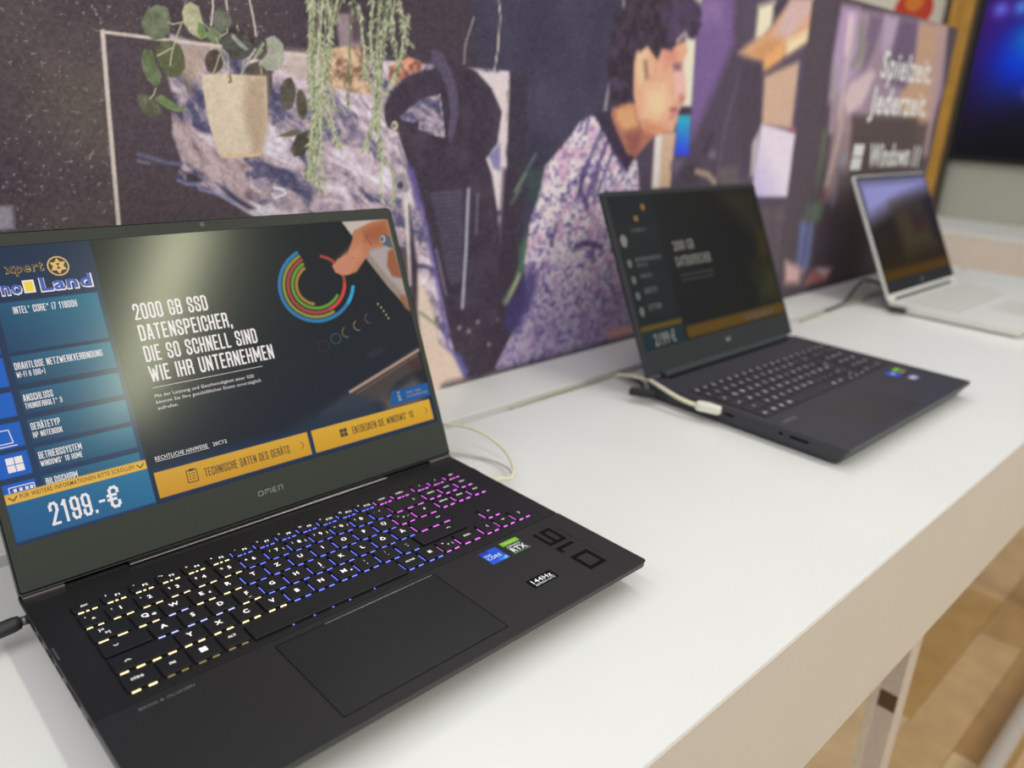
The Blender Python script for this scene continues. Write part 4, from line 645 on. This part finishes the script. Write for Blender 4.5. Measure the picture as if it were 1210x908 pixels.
# keyboard of laptop one
def glow1(u, lab=''):
    if lab in ('W', 'A', 'S', 'D'): return (gC, False)
    return (gW, False) if u < 127 else (gB, True) if u < 256 else (gM, True)
ZK = T-.1
gD = mat('backlight_warm_dim', (120, 104, 70), .5, emit=.35, ecol=(220, 190, 120))
def K1(u, v, w_, h_, leg, lab=''): return key(l1, u, v, w_, h_, keym, ZK, leg, legm, None if lab == 'off' else (gD, False) if lab == 'dim' else glow1(u, lab))
fl = ['esc', 'f1', 'f2', 'f3', 'f4', 'f5', 'f6', 'f7', 'f8', 'f9', 'f10', 'f11', 'f12', 'pow', 'einfg']
ic = ['', '?', '*', '*+', '=', '«', '-', '+', '×', '|«', '>', '»|', '×', '', '']
for i, s in enumerate(fl):
    u_ = 29.5+18.15*i
    lg = [(s.upper(), 0, 0, 1.7)] if i in (0, 13, 14) else [(s.upper(), 2.2, -1.2, 2.4), (ic[i], -4.2, 2, 2)]
    K1(u_, 36.8, 15.6, 9.6, lg)
K1(28.6, 53.6, 13.4, 15.6, [('^', 1, -1.5, 3), ('°', -3, 2, 2)])
for i, (a, b) in enumerate(zip('1234567890ß´', '!"§$%&/()=?`')): K1(46+18.68*i, 53.6, 16.4, 15.6, [(a, .5, 0, 3.7), (b, -4.6, 1.5, 2)]+([('{[]}'[i-6], 5, -1.5, 2)] if 6 <= i <= 9 else []))
K1(277.7, 53.6, 32.8, 15.6, [('<<', 9, 0, 2)])
K1(33.3, 72, 22.6, 15.8, [('|<', -4, 2.2, 2.4), ('>|', -1.8, -2.4, 2.4)])
for i, a in enumerate('QWERTZUIOPÜ'): K1(55.2+18.75*i, 72, 16.4, 15.8, [(a, 0, 0, 3.9)]+([('@', 5.2, -1.8, 2)] if a == 'Q' else [('€', 5.2, -1.8, 2)] if a == 'E' else []), a)
K1(261.6, 72, 16.4, 15.8, [('*', -3, 1.5, 2.4), ('+', 0, -1, 2.4), ('~', 4.5, -1, 2)]); K1(282.6, 72, 20.4, 15.8, [('#', 1, 0, 2.2)])
K1(36.2, 90.5, 28.2, 15.8, [('vv', -5, 0, 2)], 'off')
for i, a in enumerate('ASDFGHJKLÖÄ'): K1(60+18.75*i, 90.5, 16.4, 15.8, [(a, 0, 0, 3.9)]+([('_', 0, -4, 2.4)] if a in 'FJ' else []), a)
K1(275.6, 90.5, 34.6, 15.8, [('<-', 8, 0, 2)])
K1(41, 109, 37.6, 15.8, [('sh', -9.5, 0, 2)])
for i, a in enumerate('YXCVBNM'): K1(69.1+18.75*i, 109, 16.4, 15.8, [(a, 0, 0, 3.9)]+([('µ', 5.2, -1.8, 2)] if a == 'M' else []), a)
for i, (a, b) in enumerate(((',', ';'), ('.', ':'), ('-', '_'))): K1(200.3+18.75*i, 109, 16.4, 15.8, [(a, 0, -1.5, 2.6), (b, 0, 2.4, 2.2)])
K1(270.4, 109, 45, 15.8, [('sh', 9, 0, 2)], 'off')
K1(31.2, 128.1, 18.6, 17, [('STRG', -1, .5, 1.9)]); K1(50.5, 128.1, 16.2, 17, [('FN', 0, 0, 1.9)], 'dim'); K1(69.4, 128.1, 17, 17, [('win', 0, 0, 3)], 'dim'); K1(88.2, 128.1, 16.6, 17, [('ALT', 0, 1, 1.9)], 'dim')
K1(157.6, 130.6, 119, 17.4, [('', 0, 0, 1)][:0])
K1(227, 128.1, 16.4, 16, [('ALTGR', 0, 0, 1.7)]); K1(245.6, 128.1, 16.4, 16, [('menu', 0, 0, 2)]); K1(263.4, 127, 15.6, 14.8, [('>', -3, 2, 2), ('<', 0, -1.5, 2.2), ('|', 4, -1.5, 2)]); K1(283.6, 127, 20, 14.8, [('STRG', 0, 0, 1.7)])
for i, u_ in enumerate((305.4, 323.2, 341.2)):
    K1(u_, 36.8, 15, 9.6, [(('◆', '■', 'calc')[i] if i == 2 else '=', 0, 0, 1.8)])
    K1(u_, 53, 15.4, 14.6, [(('EINFG', 'ENTF', 'POS1')[i], 0, 0, 1.6)]); K1(u_, 71, 15.4, 14.8, [(('DRUCK', 'ENDE', 'BILD')[i], 0, 0, 1.6)])
for u_, v_, s in ((323.3, 108.6, '^^'), (305.6, 126.6, '<<'), (323.3, 126.6, 'vv'), (341.2, 126.6, '>>')): K1(u_, v_, 15.6, 15, [(s, 0, 0, 2)])
# stickers and printed marks
def sticker(name, pts, m, fls=()):
    o = link(name, bm_me(slab(pts, T+.05, T+.22, .05)), m, l1)
    for f, mm_ in fls: link('sticker_print', f.me(), mm_, o, (0, 0, (T+.24)*MM))
    return o
wm = mat('ink_white', (236, 238, 240), .5); gm_ = mat('ink_lime', (122, 190, 34), .4)
sticker('blue_sticker', rrect(272.8, 290.4, -170.2, -152.4, .6, 2), mat('sticker_blue', (18, 84, 214), .35), [(Flat().rect(272.9, -156.2, 281, -152.5), mat('sticker_navy', (20, 50, 170), .4)), (Flat().rect(281, -170, 290.2, -166.5, .01), mat('sticker_cyan', (24, 130, 226), .4)), (Flat().t('intel', 274, -159.8, 280.4, 2.6, .01, .03).t('CORE', 274, -164.6, 287.4, 3.8, .01, .03).t('i7', 286, -169.3, 289.6, 2.6, .01, .03), wm)])
sticker('green_sticker', rrect(295.4, 313.4, -169.6, -151.4, .4, 2), mat('sticker_dark', (44, 44, 46), .4), [(Flat().rect(295.5, -156.8, 313.3, -151.5).rect(295.5, -169.5, 313.3, -168.9), gm_), (Flat().t('GEFORCE', 297, -160.6, 310.6, 2.2, .01, .02).t('RTX', 297, -167.6, 312, 5.6, .03, .02), wm), (Flat().t('NVIDIA', 299.5, -155.4, 310.5, 2.3, .0, .02), mat('ink_pale_lime', (196, 226, 140), .5))])
sticker('black_sticker', rrect(275.4, 300.8, -212, -201.4, .6, 2), mat('sticker_black', (8, 8, 9), .5, spec=.1), [(Flat().t('144Hz', 278.4, -207.8, 298, 4.4, .02, .0).t('REFRESH RATE', 278.4, -210.8, 298, 1.9, .01, .0), wm)])
nm = mat('print_dark_grey', (12, 11, 12), .6, spec=.08); f = Flat(); zt_ = T+.09
def blk9(P, wd=3.6): f.line(P, wd, zt_)
# large numerals 016, turned along the palm rest
def glyph(v0, rects):
    for x0, y0, x1, y1 in rects: f.rect(325.4+y0, -(v0+x1), 325.4+y1, -(v0+x0), zt_)
glyph(158.4, [(0, 16, 21, 19.4), (0, 7.4, 3.4, 16), (3.4, 7.4, 17.4, 10.8), (17.4, 3.4, 21, 16), (0, 0, 21, 3.4)])
glyph(184, [(0, 0, 3.8, 19), (3.8, 0, 8, 3.6)])
glyph(199.6, [(0, 15.4, 21.6, 19.2), (0, 3.8, 3.8, 15.4), (17.8, 3.8, 21.6, 15.4), (0, 0, 21.6, 3.8)])
link('palm_rest_numerals', f.me(), nm, pr1, (0, 0, 0))
link('palm_rest_small_print', Flat().t('DESIGNED FOR GAMING PERFORMANCE', 349, -158, 402, 1.3, 0, zt_, rot=0).me(), nm, pr1) if 0 else link('palm_rest_small_print', Flat().t('DESIGNED FOR THE GAME', 349.4, -162, 400, 1.3, 0, zt_, rot=-math.pi/2).me(), nm, pr1, (0, 0, 0))
link('speaker_print', Flat().t('BANG & OLUFSEN', 22, -153.6, 53, 2, 0, zt_).me(), mat('print_grey', (124, 120, 120), .5), pr1, (0, 0, 0))
# ---------------- laptop two (grey gaming laptop in the middle)
L = 370.; D = 262.
l2 = tag(empty('laptop', (.7097, .0122, 0), -.0098), 'middle dark grey laptop with dim screen and white tether plugged into its left side', 'laptop')
g2 = mat('laptop_graphite', (56, 56, 63), .4, noise=.05, nscale=900, bump=.1, metal=.15); g2k = mat('keycap_graphite', (40, 40, 46), .5)
base_shell(l2, L, D, 4, 23.2, g2, 3, fi=12)
link('keyboard_deck', bm_me(slab(rrect(.3, L-.3, -D+.3, -3, 3, 3), 22.3, 23.4, .3)), g2, l2)
link('keyboard_recess', bm_me(slab(rrect(9, 359, -161, -51, 3, 3), 23, 23.5, .1)), mat('recess_dark', (34, 34, 38), .5), l2)
link('touchpad', bm_me(slab(rrect(92, 218, -253, -181, 3, 3), 23.1, 23.55, .1)), mat('touchpad_graphite', (50, 49, 52), .35), l2)
leg2 = mat('legend_white', (214, 212, 208), .5)
def K2(u, v, w_, h_, s): return key(l2, u, v, w_, h_, g2k, 23.3, [(s, 0, 0, 5.2)] if s else None, leg2, zt=1.4)
for i in range(19): K2(21+18.15*i, 58.5, 16, 9.4, 'F' if i % 2 else 'E')
rowsK = [('^1234567890ß´', 76, 18.2, 21), ('  QWERTZUIOPÜ+', 94.4, 18.2, 0), ('  ASDFGHJKLÖÄ#', 112.8, 18.2, 4), ('  YXCVBNM,.-', 131.2, 18.2, 13)]
for i, s in enumerate('^1234567890ß´'): K2(20.6+18.2*i, 76, 16, 15.8, s)
K2(262, 76, 26, 15.8, '<'); K2(25.2, 94.4, 25, 15.8, '>')
for i, s in enumerate('QWERTZUIOPÜ+'): K2(48+18.2*i, 94.4, 16, 15.8, s)
K2(27.4, 112.8, 29.6, 15.8, 'v')
for i, s in enumerate('ASDFGHJKLÖÄ#'): K2(52.4+18.2*i, 112.8, 16, 15.8, s)
K2(268, 103.6, 15, 34.2, '<')
K2(32, 131.2, 38.6, 15.8, '^')
for i, s in enumerate('YXCVBNM,.-'): K2(61.6+18.2*i, 131.2, 16, 15.8, s)
K2(251, 131.2, 46, 15.8, '^')
for u_, w_, s in ((22.6, 20, 'st'), (43, 17, 'fn'), (61.6, 16, 'win'), (80, 16, 'alt'), (196, 17, 'gr'), (215, 16, 'st')): K2(u_, 150, w_, 17, s)
K2(138, 150, 97, 17, '')
for u_, v_ in ((236, 154.5), (254.4, 145.4), (254.4, 154.9), (272.8, 154.5)): K2(u_, v_, 16, 8.4, '<')
for j, r_ in enumerate(('/*-+', '789', '456', '123', '0,=')):
    for i, s in enumerate(r_): K2(296+18.1*i, 76+18.4*j, 16, 15.8, s)
def patch(lap, name, x0, x1, y0, y1, z, m, fls=()):
    o = link(name, bm_me(slab(rrect(x0, x1, y0, y1, .5, 2), z, z+.15, .04)), m, lap)
    for f, mm_ in fls: link('sticker_print', f.me(), mm_, o, (0, 0, (z+.18)*MM))
patch(l2, 'blue_sticker', 300, 316, -191, -174, 23.4, mat('sticker_blue', (18, 84, 214), .35), [(Flat().t('CORE', 301, -184, 315, 4), wm)])
patch(l2, 'green_sticker', 322, 340, -190, -173, 23.4, mat('sticker_dark', (44, 44, 46), .4), [(Flat().rect(322, -180, 340, -173), gm_), (Flat().t('RTX', 323, -188, 339, 5, .03), mat('ink_yellow_green', (200, 210, 90), .4))])
patch(l2, 'white_sticker', 308, 326, -211, -200, 23.4, mat('sticker_lilac', (150, 148, 190), .4), [(Flat().t('144Hz', 309, -207, 325, 4, .02), wm)])
link('name_print', Flat().t('VICTUS', 14, -181, 42, 5, .0, 23.5).me(), mat('print_light_grey', (140, 138, 140), .5), l2, (0, 0, 0))
link('hinge_bar', bm_me(box_bm(28, 342, -7, 4, 22.6, 31, 2.4, 3)), mat('hinge_slate', (66, 71, 74), .35, metal=.3), l2)
link('hinge_gap', bm_me(box_bm(30, 340, -10.5, -6.6, 23.2, 23.9)), dark, l2)
LM2 = lidM(0, 25, .4504); HL = 246.
lid2 = link('lid', bm_me(slab(rrect(1, L-1, 2, HL, [5, 5, 3, 3], 4), -6.6, -.4, .8)), g2, l2, mw=LM2)
link('bezel', bm_me(slab(rrect(2, L-2, 4, HL-1, [5, 5, 2, 2], 4), -.4, .3, .2)), mat('bezel_slate', (36, 40, 42), .42, spec=.3), lid2, (0, 0, 0))
link('emblem', Flat().line([(188, 25), (191, 19), (193, 22), (195, 19), (198, 25)], 2, .4).me(), mat('emblem_grey', (150, 156, 160), .4), lid2, (0, 0, 0))
c2 = Canvas(np.linspace(8, L-8, 150), np.linspace(35, HL-7, 100), (9, 10, 11))
A_, B_ = 8, L-8
c2.fill([(A_, 35), (98, 35), (98, 240), (A_, 240)], (12, 20, 24), 1)
for y_ in (193, 153, 131, 109, 88): c2.fill([(34, y_-12), (92, y_-12), (92, y_+5), (34, y_+5)], (14, 24, 28), 1)
c2.fill([(250, 240), (B_, 240), (B_, 60), (320, 80), (330, 160)], (38, 36, 20), 18, .8); c2.fill([(300, 60), (B_, 60), (B_, 110), (310, 110)], (44, 46, 18), 14, .8); c2.fill([(290, 90), (330, 90), (330, 130), (290, 130)], (26, 30, 18), 10, .7)
c2.fill([(330, 130), (B_, 130), (B_, 170), (340, 170)], (60, 40, 12), 10, .7)
c2.fill([(102, 37), (B_, 37), (B_, 54), (102, 54)], (82, 58, 4), 1.5); c2.fill([(A_, 60), (97, 60), (97, 67), (A_, 67)], (84, 66, 14), 1.2); c2.fill([(A_, 36), (97, 36), (97, 58), (A_, 58)], (10, 36, 44), 1)
scr2 = link('screen', c2.mesh(1, lambda X, Y: np.stack([X, Y, X*0+.00045], 1)), print_mat('dim_display', .3, emit=1., spec=.12), l2, mw=LM2)
dg = mat('dim_display_lettering', (8, 8, 8), .3, emit=.9, ecol=(110, 110, 102)); dg2 = mat('dim_display_faint', (8, 8, 8), .3, emit=.9, ecol=(84, 84, 80)); dor = mat('dim_display_orange', (8, 8, 8), .3, emit=.9, ecol=(124, 84, 20))
for q in (('2000 GB', 120, 158, 168, 13, .03, .55), ('DATENSPEICHER', 118, 136, 202, 13, .03, .55), ('2199', 30, 39, 62, 15, .03, .55), ('€', 66, 39, 76, 15, .02, .55)): link('headline', Flat().t(*q).me(), dg, scr2, (0, 0, 0))
link('specification_lines', Flat().t('CORE i7', 40, 190, 70, 4, .02, .55).t('NETZWERKVERBINDUNG', 33, 151, 88, 5, .02, .55).t('WI-FI 6', 33, 144, 55, 4, .02, .55).t('ANSCHLUSS', 35, 129, 58, 5, .02, .55).t('GERÄTETYP', 35, 108, 62, 7, .02, .55).t('SYSTEM', 35, 86, 62, 7, .02, .55).t('Mit der Leistung und Geschwindigkeit', 122, 122, 200, 3, 0, .55).t('können Sie Daten unverzüglich', 122, 115, 198, 3, 0, .55).t('ENTDECKEN SIE', 250, 41, 330, 7, .01, .55).me(), dg2, scr2, (0, 0, 0))
link('logo_square', Flat().rect(52, 204, 60, 211, .55).poly([(76+5*math.cos(a), 222+5*math.sin(a)) for a in range(6)], .55).me(), dor, scr2, (0, 0, 0))
for y_, r_ in ((180, 9), (150, 6), (128, 6), (107, 6), (86, 7)): link('specification_icon', Flat().poly([(20+r_*.8*math.cos(a), y_+r_*math.sin(a)) for a in range(6)], .55).me(), dg2 if r_ < 9 else dg, scr2, (0, 0, 0))
for v, w_ in ((100, 12), (118, 12), (184, 5), (206, 22)): link('side_port', bm_me(slab(rrect(-w_/2, w_/2, -1.5, 1.5, .8, 3), -.4, .5, .1)), dark, l2, mw=Matrix.Translation((.0012, -v*MM, .0155))@Matrix.Rotation(math.radians(90), 4, 'Z')@Matrix.Rotation(math.radians(84), 4, 'X'))
# ---------------- laptop three (silver white)
L = 360.; D = 234.
l3 = tag(empty('laptop', (1.49, .020, 0), -.004), 'farthest open silver-white laptop at the right end of the counter', 'laptop')
s3 = mat('laptop_silver_white', (230, 229, 222), .35, noise=.02, metal=.1); k3 = mat('keycap_silver', (206, 204, 196), .45)
base_shell(l3, L, D, 3, 18.5, s3, 4, fi=12)
link('keyboard_deck', bm_me(slab(rrect(.3, L-.3, -D+.3, -2, 3, 3), 17.6, 18.7, .3)), s3, l3)
link('touchpad', bm_me(slab(rrect(115, 245, -224, -140, 3, 3), 18.4, 18.85, .1)), mat('touchpad_silver', (214, 212, 202), .3), l3)
leg3 = mat('legend_grey', (120, 118, 114), .5)
for j in range(6):
    for i in range(17 if j < 5 else 15):
        if j == 5 and i in (5, 6, 7, 8): continue
        key(l3, 26+19*i+(j % 2)*3, 18+18.4*j+(4 if j == 0 else 0), 16.2, 15.6 if j else 9, k3, 18.6, [('nr'[i % 2], 0, 0, 3)], leg3, zt=1.2)
key(l3, 26+19*6.5, 18+18.4*5, 74, 15.6, k3, 18.6, None, leg3, zt=1.2)
LM3 = lidM(0, 20, .482); HL = 252.
lid3 = link('lid', bm_me(slab(rrect(0, L, 0, HL, [7, 7, 3, 3], 4), -6, -.3, .8)), s3, l3, mw=LM3)
link('bezel', bm_me(slab(rrect(2.5, L-2.5, 12, HL-2.5, [5, 5, 2, 2], 4), -.3, .3, .2)), mat('bezel_black', (32, 34, 40), .3, spec=.6), lid3, (0, 0, 0))
link('hinge_cover', bm_me(box_bm(30, 330, -1, 4, 18, 24, 1.5, 2)), mat('hinge_dark', (58, 56, 64), .4), l3)
link('emblem', Flat().ring(180, 24, 4.5, 1.2, .4).me(), mat('emblem_grey', (150, 156, 160), .4), lid3, (0, 0, 0))
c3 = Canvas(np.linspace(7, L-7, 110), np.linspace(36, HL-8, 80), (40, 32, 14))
def lavender_reflection(X, Y): return np.array([148, 146, 200])*np.ones(X.shape+(1,))
c3.fill([(7, 246), (353, 246), (353, 215), (200, 196), (7, 160)], lavender_reflection, 22)  # lavender top is a reflection painted into the glowing screen picture
c3.fill([(130, 185), (290, 190), (310, 90), (140, 80)], (66, 58, 32), 22, .9); c3.fill([(210, 165), (290, 165), (285, 125), (215, 125)], (54, 32, 10), 14, .8)
c3.fill([(7, 58), (353, 58), (353, 36), (7, 36)], (82, 56, 6), 6, .9)
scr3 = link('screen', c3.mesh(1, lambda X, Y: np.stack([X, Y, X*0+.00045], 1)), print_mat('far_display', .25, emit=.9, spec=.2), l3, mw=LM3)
# ================================================================ CABLES
cab_w = mat('cable_ivory', (224, 218, 190), .45); cab_b = mat('cable_black', (22, 22, 24), .5); cab_g = mat('cable_grey', (118, 116, 112), .5)
def cable(name, P, r, m, label, cat='cable', smooth=True):
    me = bm_me(tube([(x*1000, y*1000, z*1000) for x, y, z in P], r, 10), smooth=True); return tag(link(name, me, m), label, cat)
c = cable('security_cable', [(.30, .100, .003), (.355, .088, .012), (.395, .070, .024), (.424, .034, .026), (.431, -.004, .02), (.420, -.038, .014), (.401, -.058, .012), (.387, -.0565, .013)], 1.6, cab_w, 'thin ivory security cable looping beside the right side of the nearest laptop')
link('cable_plug', bm_me(box_bm(370.5, 388, -61, -52, 9, 17, 1.6, 2)), cab_w, c)
c = cable('security_cable', [(.28, .102, .003), (.34, .078, .003), (.392, .044, .003), (.420, .004, .003), (.423, -.028, .004), (.412, -.045, .008)], 1.1, mat('cable_clear', (196, 194, 184), .3), 'thin grey cable lying on the white counter beneath the ivory loop')
c = cable('power_cable', [(-.30, .06, .006), (-.17, .035, .007), (-.09, .0, .011), (-.072, -.016, .0135), (-.058, -.0198, .0134)], 2.6, cab_b, 'black power cable entering the left side of the nearest laptop')
link('power_plug', bm_me(tube([(-60, -20, 13.4), (-56, -19.6, 13.5), (-8, -15.3, 14.9), (-4, -15, 15)], 5.1, 14, smooth=False, taper=lambda t: .7 if t < .01 else 1 if t < .9 else .86), smooth=True), mat('plug_charcoal', (40, 40, 42), .5), c)
link('plug_tip', bm_me(tube([(-4, -15, 15), (1.3, -15, 15)], 3.1, 14, smooth=False), smooth=True), mat('plug_tip_steel', (120, 120, 120), .35, metal=.8), c)
c = cable('power_cable', [(-.16, .10, .006), (-.06, .075, .010), (-.032, .045, .012), (-.021, .018, .007), (-.032, -.022, .003), (-.08, -.06, .003), (-.2, -.09, .003)], 2.2, cab_b, 'black cable bending past the rear left corner of the nearest laptop behind its plug')
c = cable('security_cable', [(.742, .094, -.004), (.738, .082, .006), (.728, .052, .015), (.716, .018, .022), (.702, -.012, .024), (.695, -.045, .021), (.699, -.066, .018)], 2.6, cab_w, 'thick ivory tether plugged into the left side of the middle laptop')
pm = Matrix.Translation((.7045, -.081, .018))@Matrix.Rotation(math.radians(-72), 4, 'Z')
link('tether_plug', bm_me(slab(rrect(-16, 15, -6.5, 6.5, 5, 4), -5, 5, 1.6), smooth=False), mat('plug_ivory', (232, 230, 214), .4), c, mw=pm)
c = cable('power_cable', [(.756, .099, -.005), (.751, .084, .005), (.742, .062, .007), (.730, .042, .010), (.716, .026, .0125), (.700, .012, .0135)], 2.4, cab_b, 'black power cable joining the rear left corner of the middle laptop')
link('power_plug', bm_me(box_bm(-24, 9, -5, 5, -4.4, 4.4, 1.8, 2)), cab_b, c, mw=Matrix.Translation((.694, .000, .0135))@Matrix.Rotation(math.radians(-62), 4, 'Z'))
c = cable('security_cable', [(.55, .097, -.004), (.62, .099, -.003), (.70, .097, -.002), (.733, .090, .003), (.741, .086, .004)], 1.8, mat('cable_olive', (176, 172, 146), .5), 'pale olive cable lying in the channel left of the middle laptop')
c = cable('power_cable', [(1.36, .086, .004), (1.45, .092, .006), (1.53, .11, .014), (1.60, .118, .03), (1.62, .09, .022), (1.56, .05, .008), (1.50, .022, .008), (1.482, .004, .009)], 3., mat('cable_dark_grey', (70, 70, 74), .5), 'dark grey power cable curling behind the silver-white laptop')
link('power_plug', bm_me(box_bm(-22, 8, -4.5, 4.5, -4, 4, 1.6, 2)), cab_b, c, mw=Matrix.Translation((1.479, -.008, .0095))@Matrix.Rotation(math.radians(-70), 4, 'Z'))
c = cable('security_cable', [(1.25, .080, .003), (1.33, .083, .003), (1.42, .089, .003), (1.50, .082, .006), (1.56, .10, .02), (1.64, .12, .024)], 2.2, mat('cable_olive', (176, 172, 146), .5), 'pale olive cable on the counter left of the silver-white laptop')
# ================================================================ FAR END: counter, television, post
c2_ = tag(empty('far_counter', (3.1, 0, FLZ)), 'white and beige counter running across the far end under the television', 'counter')
o2 = (-3.1, 0, -FLZ)
link('countertop', bm_me(box_bm(2890, 3342, -1400, 1400, -12, 0, 1)), white, c2_, o2)
link('front_panel', bm_me(box_bm(2892, 2910, -1400, 1400, -230, -12.4, 1)), cream, c2_, o2)
link('cabinet_body', bm_me(box_bm(2960, 3342, -1390, 1390, -800, -12.6, 1)), cream, c2_, o2)
tv = tag(empty('television', (3.32, .1, .215)), 'large flat television showing a blue and violet nebula on the far wall', 'television')
o3 = (-3.32, -.1, -.215)
link('television_body', bm_me(box_bm(3310, 3349, -1100, 570, 216, 1150, 4, 2)), mat('television_black', (10, 10, 12), .3), tv, o3)
ct_ = Canvas(np.linspace(-1085, 555, 200), np.linspace(232, 1138, 140), (6, 6, 14)); TX, TY = np.meshgrid(ct_.xs, ct_.ys)
def blob(y_, z_, r, col, a=1):
    d = np.exp(-(((TX-y_)**2+(TY-z_)**2)/r**2))[..., None]*a; ct_.img[:] = ct_.img*(1-d)+np.array(col)*d
blob(480, 700, 260, (58, 10, 92)); blob(250, 900, 300, (30, 20, 120), .8); blob(430, 420, 120, (34, 22, 80), .8); blob(250, 330, 170, (10, 20, 34), .8)
blob(400, 560, 110, (0, 40, 190)); blob(350, 620, 90, (0, 80, 200), .8); blob(390, 640, 50, (10, 110, 170), .7); blob(-200, 600, 300, (20, 60, 160)); blob(440, 740, 24, (70, 120, 200)); blob(505, 735, 26, (90, 90, 200)); blob(350, 460, 26, (70, 90, 200), .8); blob(380, 250, 160, (4, 5, 12))
link('television_screen', ct_.mesh(1, lambda X, Y: np.stack([X*0+3.3085, X, Y], 1)), print_mat('nebula_display', .35, emit=1.1, spec=.15), tv, o3)
link('television_badge', bm_me(box_bm(3300, 3309, 268, 292, 222, 300, 3, 2)), mat('badge_grey', (86, 88, 96), .4), tv, o3)
gp = tag(empty('wooden_post', (3.3, .62, 0)), 'tall golden wooden post between the banner and the television', 'post')
gw = mat('golden_timber', (186, 138, 52), .5, noise=.12, nscale=20)
link('post_board', bm_me(box_bm(3290, 3340, 590, 632, 2, 2100, 2, 1)), gw, gp, (-3.3, -.62, 0)); link('post_board', bm_me(box_bm(3296, 3340, 634, 672, 2, 2100, 2, 1)), gw, gp, (-3.3, -.62, 0)); link('post_edge', bm_me(box_bm(3300, 3340, 674, 694, 2, 2100, 2, 1)), mat('post_dark_edge', (70, 60, 48), .6), gp, (-3.3, -.62, 0)); link('post_edge', bm_me(box_bm(3300, 3340, 572, 588, 2, 2100, 2, 1)), mat('post_dark_edge', (70, 60, 48), .6), gp, (-3.3, -.62, 0))
for z_ in (505, 225): link('bracket', bm_me(box_bm(3262, 3292, 628, 668, z_-12, z_+12, 3, 1)), dark, gp, (-3.3, -.62, 0))
sp = tag(empty('wall_emblem', (3.349, .825, .75)), 'round red and orange emblem on the ivory wall above the banner', 'sign')
bm = bmesh.new(); loft([[(z, 72*math.cos(a*.2094), 72*math.sin(a*.2094)) for a in range(30)] for z in (0, -4)], bm); link('emblem_disc', bm_me(bm), mat('emblem_red', (206, 62, 34), .5), sp)
bm = bmesh.new(); loft([[(z, 34*math.cos(a*.2094), 26+34*math.sin(a*.2094)) for a in range(30)] for z in (-4.1, -6)], bm); link('emblem_core', bm_me(bm), mat('emblem_orange', (226, 132, 44), .5), sp)
